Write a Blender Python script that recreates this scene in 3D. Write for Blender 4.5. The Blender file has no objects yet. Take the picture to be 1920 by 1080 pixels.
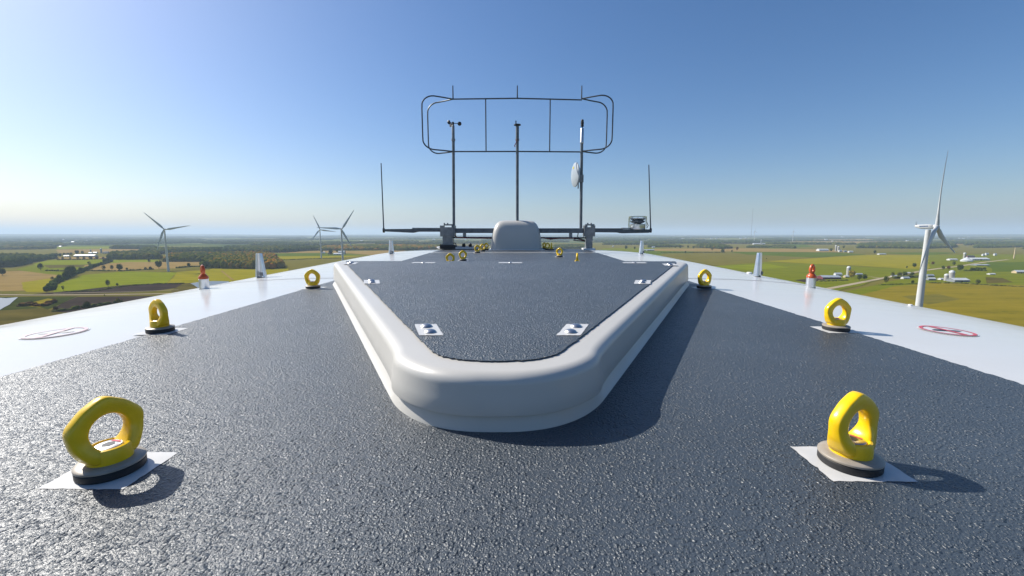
import bpy, bmesh, math, random
import numpy as np
from math import sin, cos, pi, radians, sqrt, atan2, atan, asin
from mathutils import Matrix, Vector

random.seed(7)
rng = np.random.default_rng(11)
sc = bpy.context.scene
C = sc.collection

# ------------------------------------------------------------------ camera
F = 800.0                       # focal length in pixels of the 1920 px wide photograph
CAM_Z = 80.4                    # metres above the fields
PITCH = atan((540 - 438.5) / F)
H = 0.4                         # camera above the nacelle roof
cam = bpy.data.cameras.new('camera')
cam.sensor_width = 36; cam.lens = 36 * F / 1920
cam.clip_start = 0.05; cam.clip_end = 120000
camo = bpy.data.objects.new('camera', cam); C.objects.link(camo)
camo.location = (0, 0, CAM_Z); camo.rotation_euler = (pi / 2 - PITCH, 0, 0)
sc.camera = camo

# ------------------------------------------------------------------ light
SUN_EL, SUN_AZ = 38.5, -64.5    # azimuth from +Y, negative = left
w = bpy.data.worlds.new('World'); sc.world = w; w.use_nodes = True
nt = w.node_tree; nt.nodes.clear()
sky = nt.nodes.new('ShaderNodeTexSky'); sky.sky_type = 'NISHITA'; sky.sun_disc = False
sky.sun_elevation = radians(SUN_EL); sky.sun_rotation = radians(SUN_AZ)
sky.altitude = 200; sky.air_density = 1.0; sky.dust_density = 1.35; sky.ozone_density = 3.5
bg = nt.nodes.new('ShaderNodeBackground'); bg.inputs['Strength'].default_value = 0.082
wo = nt.nodes.new('ShaderNodeOutputWorld')
hs = nt.nodes.new('ShaderNodeHueSaturation'); hs.inputs['Saturation'].default_value = 1.22
tn = nt.nodes.new('ShaderNodeMix'); tn.data_type = 'RGBA'; tn.blend_type = 'MULTIPLY'; tn.inputs[0].default_value = 1.0; tn.inputs[7].default_value = (0.97, 0.975, 1.045, 1)
nt.links.new(sky.outputs[0], hs.inputs['Color']); nt.links.new(hs.outputs[0], tn.inputs[6]); nt.links.new(tn.outputs[2], bg.inputs[0]); nt.links.new(bg.outputs[0], wo.inputs[0])
sl = bpy.data.lights.new('sun', 'SUN'); sl.energy = 5.0; sl.angle = radians(0.55); sl.color = (1, 0.95, 0.86)
so = bpy.data.objects.new('sun', sl); C.objects.link(so)
sd = Vector((sin(radians(SUN_AZ)) * cos(radians(SUN_EL)), cos(radians(SUN_AZ)) * cos(radians(SUN_EL)), sin(radians(SUN_EL))))
so.rotation_euler = sd.to_track_quat('Z', 'Y').to_euler(); so.location = sd * 50 + Vector((0, 0, 90))
sc.view_settings.view_transform = 'Standard'; sc.view_settings.look = 'None'
sc.view_settings.exposure = 0.52; sc.view_settings.gamma = 1.0
sc.cycles.max_bounces = 6; sc.cycles.volume_bounces = 1
sc.cycles.use_denoising = True

# ------------------------------------------------------------------ frames
def ray(u, v):
    x = (u - 960) / F; y = (540 - v) / F
    return Vector((x, cos(PITCH) + y * sin(PITCH), -sin(PITCH) + y * cos(PITCH)))
AX = ray(968.7, 427).normalized()          # the nacelle's long axis
NX = AX.cross(Vector((0, 0, 1))).normalized(); NZ = NX.cross(AX)
RN = Matrix((NX, AX, NZ))                   # world -> nacelle
MN = RN.transposed().to_4x4(); MN.translation = Vector((0, 0, CAM_Z)) - H * NZ
XC = -0.045
def L(u, v, z=0.0):                         # photograph point on the roof plane at height z
    r = RN @ ray(u, v); t = (z - H) / r.z
    return r.x * t, r.y * t
def V(u, v, d):                             # photograph point on the cross plane at distance d
    r = RN @ ray(u, v); t = d / r.y
    return r.x * t, H + r.z * t
def G(u, v, z=0.0):                         # photograph point on the fields
    r = ray(u, v); t = (z - CAM_Z) / r.z
    return r.x * t, r.y * t

# ------------------------------------------------------------------ materials
def mat(name, col=(0.5, 0.5, 0.5), rough=0.5, metal=0.0, coat=0.0, spec=0.5):
    m = bpy.data.materials.new(name); m.use_nodes = True
    b = m.node_tree.nodes['Principled BSDF']
    b.inputs['Base Color'].default_value = (*col, 1); b.inputs['Roughness'].default_value = rough
    b.inputs['Metallic'].default_value = metal; b.inputs['Coat Weight'].default_value = coat
    b.inputs['Coat Roughness'].default_value = 0.08; b.inputs['Specular IOR Level'].default_value = spec
    return m
def nodes(m): return m.node_tree, m.node_tree.nodes['Principled BSDF']
def ramp(nt, fac, stops, interp='LINEAR'):
    r = nt.nodes.new('ShaderNodeValToRGB'); r.color_ramp.interpolation = interp
    e = r.color_ramp.elements
    while len(e) < len(stops): e.new(0.5)
    for k, (p, c) in enumerate(stops):
        e[k].position = p; e[k].color = (*c, 1) if len(c) == 3 else c
    nt.links.new(fac, r.inputs[0]); return r.outputs[0]
def noise(nt, scale, detail=4, rough=0.6, vec=None, stretch=None):
    n = nt.nodes.new('ShaderNodeTexNoise'); n.inputs['Scale'].default_value = scale
    n.inputs['Detail'].default_value = detail; n.inputs['Roughness'].default_value = rough
    tc = nt.nodes.new('ShaderNodeTexCoord'); src = tc.outputs['Object']
    if stretch:
        mp = nt.nodes.new('ShaderNodeMapping'); mp.inputs['Scale'].default_value = stretch[:3]
        if len(stretch) > 3: mp.inputs['Rotation'].default_value = (0, 0, stretch[3])
        nt.links.new(src, mp.inputs[0]); src = mp.outputs[0]
    nt.links.new(src, n.inputs['Vector']); return n.outputs[0]
def bump(nt, b, h, strength, dist, prev=None):
    n = nt.nodes.new('ShaderNodeBump'); n.inputs['Strength'].default_value = strength
    n.inputs['Distance'].default_value = dist; nt.links.new(h, n.inputs['Height'])
    if prev: nt.links.new(prev, n.inputs['Normal'])
    nt.links.new(n.outputs[0], b.inputs['Normal']); return n.outputs[0]
def varied(name, c1, c2, rough, scale, metal=0.0, coat=0.0, bs=0.0, bd=0.001, detail=5):
    m = mat(name, c1, rough, metal, coat); t, b = nodes(m)
    f = noise(t, scale, detail)
    t.links.new(ramp(t, f, [(0.32, c1), (0.68, c2)]), b.inputs['Base Color'])
    if bs: bump(t, b, f, bs, bd)
    return m

M = {}
# gelcoat of the nacelle: soft streaks of dirt, glossy
m = M['gelcoat'] = mat('white_gelcoat', (0.60, 0.60, 0.59), 0.16); t, b = nodes(m)
f1 = noise(t, 1.3, 6, 0.65, stretch=(1, 3.0, 1)); f2 = noise(t, 60, 3, 0.5)
t.links.new(ramp(t, f1, [(0.25, (0.56, 0.55, 0.53)), (0.6, (0.615, 0.605, 0.58))]), b.inputs['Base Color'])
t.links.new(ramp(t, f1, [(0.3, (0.24,) * 3), (0.7, (0.13,) * 3)]), b.inputs['Roughness'])
bump(t, b, f2, 0.06, 0.0006)
m = M['hatch_gelcoat'] = mat('cream_gelcoat', (0.50, 0.48, 0.44), 0.3); t, b = nodes(m)
f1 = noise(t, 1.6, 4, 0.55); f2 = noise(t, 240, 2, 0.5)
t.links.new(ramp(t, f1, [(0.3, (0.46, 0.445, 0.41)), (0.62, (0.50, 0.485, 0.45))]), b.inputs['Base Color'])
t.links.new(ramp(t, f1, [(0.3, (0.42,) * 3), (0.7, (0.34,) * 3)]), b.inputs['Roughness'])
bump(t, b, f2, 0.10, 0.0004)
# anti-skid coating: lumpy blue-grey paint
def grit(name):
    m = mat(name, (0.03, 0.04, 0.055), 0.42, spec=0.8); t, b = nodes(m)
    tc = t.nodes.new('ShaderNodeTexCoord')
    def math(op, a, c):
        n = t.nodes.new('ShaderNodeMath'); n.operation = op
        for k, q in enumerate((a, c)):
            if isinstance(q, (int, float)): n.inputs[k].default_value = q
            else: t.links.new(q, n.inputs[k])
        return n.outputs[0]
    warp = t.nodes.new('ShaderNodeTexNoise'); warp.inputs['Scale'].default_value = 90; warp.inputs['Detail'].default_value = 2
    t.links.new(tc.outputs['Object'], warp.inputs['Vector'])
    add = t.nodes.new('ShaderNodeMix'); add.data_type = 'VECTOR'; add.inputs[0].default_value = 0.006
    t.links.new(tc.outputs['Object'], add.inputs[4]); t.links.new(warp.outputs['Color'], add.inputs[5])
    def grains(scale, amp):                  # separate sand grains of random height
        v = t.nodes.new('ShaderNodeTexVoronoi'); v.feature = 'F1'; v.inputs['Scale'].default_value = scale
        t.links.new(add.outputs[1], v.inputs['Vector'])
        sp = t.nodes.new('ShaderNodeSeparateColor'); t.links.new(v.outputs['Color'], sp.inputs[0])
        dome = math('MAXIMUM', math('SUBTRACT', 1.0, math('MULTIPLY', math('MULTIPLY', v.outputs['Distance'], v.outputs['Distance']), 2.6)), 0.0)
        return math('MULTIPLY', math('MULTIPLY', dome, math('POWER', sp.outputs[0], 1.6)), amp)
    patchy = noise(t, 38, 3, 0.6)
    dens = ramp(t, patchy, [(0.36, (0.25,) * 3), (0.56, (1, 1, 1))])
    h = math('ADD', math('MULTIPLY', grains(170, 1.0), dens), grains(330, 0.42))
    h = math('ADD', h, math('MULTIPLY', noise(t, 520, 2, 0.6), 0.22))
    big = noise(t, 2.2, 5, 0.65)
    t.links.new(ramp(t, big, [(0.3, (0.038, 0.049, 0.061)), (0.7, (0.052, 0.065, 0.080))]), b.inputs['Base Color'])
    bump(t, b, h, 1.0, 0.0044)
    t.links.new(ramp(t, big, [(0.3, (0.43,) * 3), (0.7, (0.37,) * 3)]), b.inputs['Roughness'])
    return m
M['grit'] = grit('anti_skid_paint')
M['yellow'] = varied('yellow_enamel', (0.82, 0.50, 0.002), (0.88, 0.57, 0.004), 0.3, 40, coat=0.15, bs=0.25, bd=0.0012)
t, b = nodes(M['yellow']); src = b.inputs['Base Color'].links[0].from_socket
mx = t.nodes.new('ShaderNodeMix'); mx.data_type = 'RGBA'; t.links.new(src, mx.inputs[6]); mx.inputs[7].default_value = (0.10, 0.075, 0.05, 1)
t.links.new(ramp(t, noise(t, 110, 4, 0.7), [(0.70, (0, 0, 0)), (0.73, (1, 1, 1))]), mx.inputs[0]); t.links.new(mx.outputs[2], b.inputs['Base Color'])
M['orange'] = varied('orange_enamel', (0.42, 0.06, 0.012), (0.52, 0.10, 0.02), 0.35, 30, coat=0.2, bs=0.2, bd=0.001)
M['steel'] = varied('washer_steel', (0.27, 0.235, 0.19), (0.36, 0.32, 0.27), 0.45, 25, metal=0.1)
M['bright'] = varied('bright_steel', (0.50, 0.50, 0.51), (0.62, 0.62, 0.62), 0.36, 18, metal=1.0)
M['alu'] = varied('brushed_aluminium', (0.70, 0.71, 0.73), (0.82, 0.83, 0.84), 0.32, 22, metal=1.0)
M['galv'] = varied('galvanised_steel', (0.10, 0.115, 0.13), (0.17, 0.19, 0.21), 0.5, 14, metal=0.35)
M['galv_light'] = varied('light_galvanised_steel', (0.15, 0.165, 0.18), (0.24, 0.255, 0.27), 0.45, 14, metal=0.4)
M['rod'] = varied('dark_rod_steel', (0.055, 0.07, 0.09), (0.09, 0.105, 0.125), 0.45, 14, metal=0.4)
M['rubber'] = varied('black_rubber', (0.012, 0.012, 0.013), (0.022, 0.022, 0.024), 0.6, 40)
M['black'] = varied('black_plastic', (0.014, 0.014, 0.016), (0.025, 0.025, 0.03), 0.45, 30)
M['white'] = varied('white_paint', (0.66, 0.67, 0.68), (0.76, 0.77, 0.78), 0.4, 3)
M['patch'] = varied('bare_gelcoat', (0.52, 0.515, 0.50), (0.60, 0.595, 0.58), 0.35, 20)
M['red'] = mat('red_decal', (0.55, 0.07, 0.09), 0.35)
M['pink'] = mat('faded_red_decal', (0.58, 0.42, 0.42), 0.35)
M['ink'] = mat('black_decal', (0.03, 0.035, 0.045), 0.35)
M['decal_white'] = mat('white_decal', (0.64, 0.64, 0.64), 0.25)
M['seam'] = mat('seam_sealant', (0.30, 0.31, 0.32), 0.6)
M['red_cable'] = mat('red_cable_sheath', (0.16, 0.025, 0.02), 0.5)
M['yellow_label'] = mat('yellow_label', (0.75, 0.6, 0.05), 0.5)
M['dish'] = varied('dish_paint', (0.30, 0.34, 0.38), (0.36, 0.40, 0.44), 0.4, 8)
m = M['glass'] = mat('clear_dome', (0.9, 0.93, 0.95), 0.05); nodes(m)[1].inputs['Transmission Weight'].default_value = 1.0
nodes(m)[1].inputs['IOR'].default_value = 1.12
M['turbine'] = varied('turbine_white', (0.50, 0.51, 0.51), (0.56, 0.57, 0.57), 0.35, 0.2)
M['blade'] = varied('blade_grey', (0.46, 0.48, 0.50), (0.52, 0.54, 0.56), 0.35, 0.2)
M['bark'] = varied('bark', (0.05, 0.035, 0.022), (0.10, 0.075, 0.05), 0.9, 2.0, bs=0.5, bd=0.05)
M['roof_white'] = varied('white_roof_sheet', (0.46, 0.48, 0.50), (0.58, 0.60, 0.61), 0.45, 0.2)
M['roof_grey'] = varied('grey_roof_sheet', (0.26, 0.30, 0.34), (0.38, 0.41, 0.45), 0.5, 0.2)
M['roof_dark'] = varied('dark_shingle', (0.05, 0.05, 0.055), (0.10, 0.10, 0.11), 0.8, 0.4)
M['wall_white'] = varied('white_siding', (0.50, 0.51, 0.52), (0.62, 0.62, 0.62), 0.6, 0.3)
M['wall_red'] = varied('maroon_siding', (0.10, 0.018, 0.022), (0.15, 0.03, 0.033), 0.7, 0.3)
M['wall_grey'] = varied('grey_siding', (0.15, 0.17, 0.19), (0.22, 0.24, 0.26), 0.7, 0.3)
M['wall_tan'] = varied('tan_siding', (0.42, 0.32, 0.18), (0.52, 0.42, 0.26), 0.7, 0.3)
M['concrete'] = varied('silo_concrete', (0.28, 0.27, 0.25), (0.42, 0.41, 0.38), 0.8, 0.6)
M['letter_blue'] = mat('blue_lettering', (0.06, 0.12, 0.30), 0.5)
M['pane'] = mat('dark_opening', (0.02, 0.022, 0.028), 0.3)

def foliage(name, stops, rough=0.75):
    m = mat(name, stops[0][1], rough, spec=0.0); t, b = nodes(m)
    a = t.nodes.new('ShaderNodeAttribute'); a.attribute_name = 'tone'
    n = noise(t, 0.35, 3, 0.6)
    mm = t.nodes.new('ShaderNodeMath'); mm.operation = 'MULTIPLY_ADD'; mm.inputs[1].default_value = 0.5
    t.links.new(n, mm.inputs[0]); t.links.new(a.outputs['Fac'], mm.inputs[2])
    m2 = t.nodes.new('ShaderNodeMath'); m2.operation = 'SUBTRACT'; m2.inputs[1].default_value = 0.25
    t.links.new(mm.outputs[0], m2.inputs[0])
    t.links.new(ramp(t, m2.outputs[0], stops), b.inputs['Base Color'])
    return m
DG = [(0.0, (0.022, 0.036, 0.006)), (0.5, (0.038, 0.056, 0.008)), (1.0, (0.07, 0.088, 0.012))]
M['leaf_dark'] = foliage('dark_green_foliage', DG)
M['leaf_olive'] = foliage('olive_foliage', [(0.0, (0.04, 0.05, 0.012)), (0.5, (0.075, 0.085, 0.02)), (1.0, (0.13, 0.125, 0.03))])
M['leaf_yellow'] = foliage('yellow_foliage', [(0.0, (0.13, 0.10, 0.012)), (0.5, (0.22, 0.17, 0.02)), (1.0, (0.32, 0.23, 0.03))])
M['leaf_rust'] = foliage('rust_foliage', [(0.0, (0.055, 0.03, 0.014)), (0.5, (0.10, 0.05, 0.02)), (1.0, (0.15, 0.085, 0.03))])
M['wood_autumn'] = foliage('autumn_canopy', [(0.0, (0.034, 0.048, 0.006)), (0.32, (0.066, 0.078, 0.009)), (0.55, (0.13, 0.11, 0.012)), (0.75, (0.22, 0.11, 0.014)), (1.0, (0.25, 0.09, 0.016))])
M['wood_green'] = foliage('green_canopy', [(0.0, (0.022, 0.036, 0.007)), (0.55, (0.042, 0.058, 0.010)), (0.8, (0.078, 0.084, 0.013)), (1.0, (0.12, 0.09, 0.018))])

def field_mat(name, c1, c2, ang=0.0, row=0.0):
    m = mat(name, c1, 0.95, spec=0.0); t, b = nodes(m)
    f = noise(t, 0.014, 7, 0.66, stretch=(1, 3.0, 1, ang)); g = noise(t, 0.10, 6, 0.75, stretch=(1, 2.5, 1, ang))
    k = t.nodes.new('ShaderNodeMath'); k.operation = 'MULTIPLY_ADD'; k.inputs[1].default_value = 0.42
    t.links.new(g, k.inputs[0]); t.links.new(f, k.inputs[2])
    mid = tuple((a + q) / 2 for a, q in zip(c1, c2))
    dark = (c1[0] * .62, c1[1] * .72, c1[2] * .7)
    col = ramp(t, k.outputs[0], [(0.45, dark), (0.6, c1), (0.74, mid), (0.9, c2)])
    if row:
        wv = t.nodes.new('ShaderNodeTexWave'); wv.inputs['Scale'].default_value = row; wv.inputs['Distortion'].default_value = 1.5
        wv.inputs['Detail'].default_value = 2
        tc = t.nodes.new('ShaderNodeTexCoord'); mp = t.nodes.new('ShaderNodeMapping'); mp.inputs['Rotation'].default_value = (0, 0, ang)
        t.links.new(tc.outputs['Object'], mp.inputs[0]); t.links.new(mp.outputs[0], wv.inputs['Vector'])
        mx = t.nodes.new('ShaderNodeMix'); mx.data_type = 'RGBA'; mx.blend_type = 'MULTIPLY'; mx.inputs[0].default_value = 0.5
        t.links.new(col, mx.inputs[6]); t.links.new(ramp(t, wv.outputs[0], [(0.2, (0.55,) * 3), (0.8, (1,) * 3)]), mx.inputs[7]); col = mx.outputs[2]
    t.links.new(col, b.inputs['Base Color'])
    return m
FM = {
 'green': field_mat('green_crop', (0.110, 0.128, 0.006), (0.150, 0.158, 0.008), 0.5),
 'bright': field_mat('bright_green_crop', (0.135, 0.160, 0.006), (0.185, 0.200, 0.009), 0.3),
 'deep': field_mat('deep_green_crop', (0.060, 0.092, 0.007), (0.092, 0.120, 0.009), 0.2),
 'yellow': field_mat('yellow_green_crop', (0.190, 0.170, 0.008), (0.245, 0.208, 0.010), 0.7),
 'gold': field_mat('golden_meadow', (0.160, 0.130, 0.012), (0.215, 0.165, 0.016), 0.4),
 'olive': field_mat('olive_stubble', (0.115, 0.103, 0.020), (0.155, 0.132, 0.026), 0.2),
 'tan': field_mat('tan_stubble', (0.215, 0.145, 0.050), (0.265, 0.185, 0.065), 0.1),
 'plough': field_mat('ploughed_soil', (0.036, 0.026, 0.021), (0.060, 0.044, 0.035), 0.9, row=0.16),
 'scrub': field_mat('dry_scrub', (0.070, 0.060, 0.014), (0.115, 0.090, 0.022), 0.4),
 'marsh': field_mat('dark_marsh_grass', (0.030, 0.040, 0.010), (0.055, 0.060, 0.013), 0.4),
 'dirt': field_mat('pale_dirt', (0.30, 0.25, 0.17), (0.36, 0.30, 0.21), 0.4),
}
m = M['ground'] = mat('patchwork_farmland', (0.1, 0.1, 0.03), 0.95, spec=0.0); t, b = nodes(m)
tc = t.nodes.new('ShaderNodeTexCoord'); mp = t.nodes.new('ShaderNodeMapping'); mp.inputs['Scale'].default_value = (0.0016, 0.0030, 0.001); mp.inputs['Rotation'].default_value = (0, 0, 0.22)
vo = t.nodes.new('ShaderNodeTexVoronoi'); vo.distance = 'CHEBYCHEV'; vo.inputs['Scale'].default_value = 1.0; vo.inputs['Randomness'].default_value = 0.75
t.links.new(tc.outputs['Object'], mp.inputs[0]); t.links.new(mp.outputs[0], vo.inputs['Vector'])
sep = t.nodes.new('ShaderNodeSeparateColor'); t.links.new(vo.outputs['Color'], sep.inputs[0])
base = ramp(t, sep.outputs[0], [(0.0, (0.07, 0.095, 0.018)), (0.2, (0.12, 0.14, 0.02)), (0.36, (0.13, 0.115, 0.04)), (0.5, (0.20, 0.15, 0.075)), (0.62, (0.06, 0.085, 0.018)), (0.78, (0.15, 0.145, 0.03)), (0.9, (0.09, 0.075, 0.045))], 'CONSTANT')
nn = noise(t, 0.01, 8, 0.65)
mx = t.nodes.new('ShaderNodeMix'); mx.data_type = 'RGBA'; mx.blend_type = 'MULTIPLY'; mx.inputs[0].default_value = 1.0
t.links.new(base, mx.inputs[6]); t.links.new(ramp(t, nn, [(0.3, (0.65,) * 3), (0.7, (1.15,) * 3)]), mx.inputs[7]); t.links.new(mx.outputs[2], b.inputs['Base Color'])
m = M['water'] = mat('pond_water', (0.05, 0.06, 0.07), 0.3, spec=0.35); t, b = nodes(m)
bump(t, b, noise(t, 0.5, 3, 0.5), 0.05, 0.05)

# ------------------------------------------------------------------ mesh helpers
class MB:
    def __init__(s): s.v = []; s.f = []
    def add(s, vs, fs):
        o = len(s.v); s.v += [tuple(p) for p in vs]; s.f += [tuple(i + o for i in f) for f in fs]; return s
    def box(s, x0, x1, y0, y1, z0, z1):
        vs = [(x, y, z) for z in (z0, z1) for y in (y0, y1) for x in (x0, x1)]
        return s.add(vs, [(0, 2, 3, 1), (4, 5, 7, 6), (0, 1, 5, 4), (2, 6, 7, 3), (0, 4, 6, 2), (1, 3, 7, 5)])
    def tube(s, pts, r, n=8, caps=True):
        pts = [Vector(p) for p in pts]; rs = r if isinstance(r, (list, tuple)) else [r] * len(pts)
        prev = None; vs = []; fs = []
        for i, p in enumerate(pts):
            a = pts[max(i - 1, 0)]; c = pts[min(i + 1, len(pts) - 1)]; d = (c - a).normalized()
            if prev is None: u = d.orthogonal().normalized()
            else: u = (prev - d * prev.dot(d)).normalized()
            prev = u; v2 = d.cross(u)
            for k in range(n):
                an = 2 * pi * k / n; vs.append(p + (u * cos(an) + v2 * sin(an)) * rs[i])
        for i in range(len(pts) - 1):
            for k in range(n):
                a = i * n + k; c = i * n + (k + 1) % n; fs.append((a, c, c + n, a + n))
        if caps: fs.append(tuple(range(n))[::-1]); fs.append(tuple((len(pts) - 1) * n + k for k in range(n)))
        return s.add(vs, fs)
    def lathe(s, prof, n=32, c=(0, 0, 0), cap=True):
        vs = []; fs = []
        for r, z in prof:
            for k in range(n):
                a = 2 * pi * k / n; vs.append((c[0] + r * cos(a), c[1] + r * sin(a), c[2] + z))
        for i in range(len(prof) - 1):
            for k in range(n):
                a = i * n + k; d = i * n + (k + 1) % n; fs.append((a, d, d + n, a + n))
        if cap: fs.append(tuple(range(n))[::-1]); fs.append(tuple((len(prof) - 1) * n + k for k in range(n)))
        return s.add(vs, fs)
    def rings(s, rings, close=False, cap0=False, cap1=False):
        n = len(rings[0]); vs = [p for r in rings for p in r]; fs = []
        for i in range(len(rings) - 1):
            for k in range(n): fs.append((i * n + k, i * n + (k + 1) % n, (i + 1) * n + (k + 1) % n, (i + 1) * n + k))
        if close:
            i = len(rings) - 1
            for k in range(n): fs.append((i * n + k, i * n + (k + 1) % n, (k + 1) % n, k))
        if cap0: fs.append(tuple(range(n))[::-1])
        if cap1: fs.append(tuple((len(rings) - 1) * n + k for k in range(n)))
        return s.add(vs, fs)
    def xf(s, mtx): s.v = [tuple(mtx @ Vector(p)) for p in s.v]; return s
    def mesh(s, name, m, angle=35):
        me = bpy.data.meshes.new(name); me.from_pydata(s.v, [], s.f); me.validate()
        bm = bmesh.new(); bm.from_mesh(me); bmesh.ops.recalc_face_normals(bm, faces=bm.faces); bm.to_mesh(me); bm.free()
        me.materials.append(m); me.shade_smooth(); me.set_sharp_from_angle(angle=radians(angle)); return me
    def build(s, name, m, parent=None, angle=35):
        return link(name, s.mesh(name, m, angle), parent)
def link(name, me, parent=None):
    o = bpy.data.objects.new(name, me); C.objects.link(o)
    if parent: o.parent = parent
    return o
def tag(o, label=None, cat=None, group=None, kind=None):
    if label: o['label'] = label
    if cat: o['category'] = cat
    if group: o['group'] = group
    if kind: o['kind'] = kind
    return o
def thing(name, label, cat, loc=(0, 0, 0), rz=0.0, group=None, nac=False, scale=1.0):
    o = bpy.data.objects.new(name, None); C.objects.link(o); o.empty_display_size = 0.2
    place(o, loc, rz, nac, scale); return tag(o, label, cat, group)
def place(o, loc, rz=0.0, nac=False, scale=1.0):
    mtx = Matrix.Translation(loc) @ Matrix.Rotation(rz, 4, 'Z') @ Matrix.Scale(scale, 4)
    o.matrix_world = (MN @ mtx) if nac else mtx
def dup(root, loc, rz, label, group=None, nac=False, scale=1.0):
    r = root.copy(); C.objects.link(r); r['label'] = label
    if group: r['group'] = group
    place(r, loc, rz, nac, scale)
    for ch in list(root.children):
        c = ch.copy(); C.objects.link(c); c.parent = r
        for g in ch.children: d = g.copy(); C.objects.link(d); d.parent = c
    return r
def chaikin(p, n=2):
    for _ in range(n):
        q = []
        for i in range(len(p)):
            a = p[i]; c = p[(i + 1) % len(p)]
            q.append((a[0] * .75 + c[0] * .25, a[1] * .75 + c[1] * .25)); q.append((a[0] * .25 + c[0] * .75, a[1] * .25 + c[1] * .75))
        p = q
    return p
def offset(poly, d):                       # inward for counter-clockwise outlines
    n = len(poly); out = []
    for i in range(n):
        a = Vector(poly[i - 1]); p = Vector(poly[i]); c = Vector(poly[(i + 1) % n])
        n1 = Vector((-(p - a).y, (p - a).x)).normalized(); n2 = Vector((-(c - p).y, (c - p).x)).normalized()
        nn = (n1 + n2).normalized(); k = 1 / max(0.5, nn.dot(n1)); out.append((p.x + nn.x * d * k, p.y + nn.y * d * k))
    return out

# ------------------------------------------------------------------ terrain
vs = []; fs = []
radii = [1, 60, 150, 300, 600, 1000, 1600, 2500, 4000, 6500, 10000, 14000, 18000, 22000, 26000, 30000, 36000, 42000]
NA = 144
def hill(r, a):
    if r < 12000: return 0.0
    k = min(1, (r - 12000) / 12000)
    return k * max(0, 34 + 26 * sin(a * 7 + 1) + 18 * sin(a * 17 + r / 5000) + 12 * sin(a * 31 + r / 3000) + (34 if -0.42 < a < -0.25 else 0) * sin((a + 0.42) / 0.17 * pi))
for r in radii:
    for k in range(NA):
        a = 2 * pi * k / NA; ab = (a + pi) % (2 * pi) - pi
        vs.append((r * sin(a), r * cos(a), hill(r, ab) if r < 42000 else -5))
for i in range(len(radii) - 1):
    for k in range(NA): fs.append((i * NA + k, (i + 1) * NA + k, (i + 1) * NA + (k + 1) % NA, i * NA + (k + 1) % NA))
fs.append(tuple(range(NA)))
tag(MB().add(vs, fs).build('ground', M['ground']), kind='structure')

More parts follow.
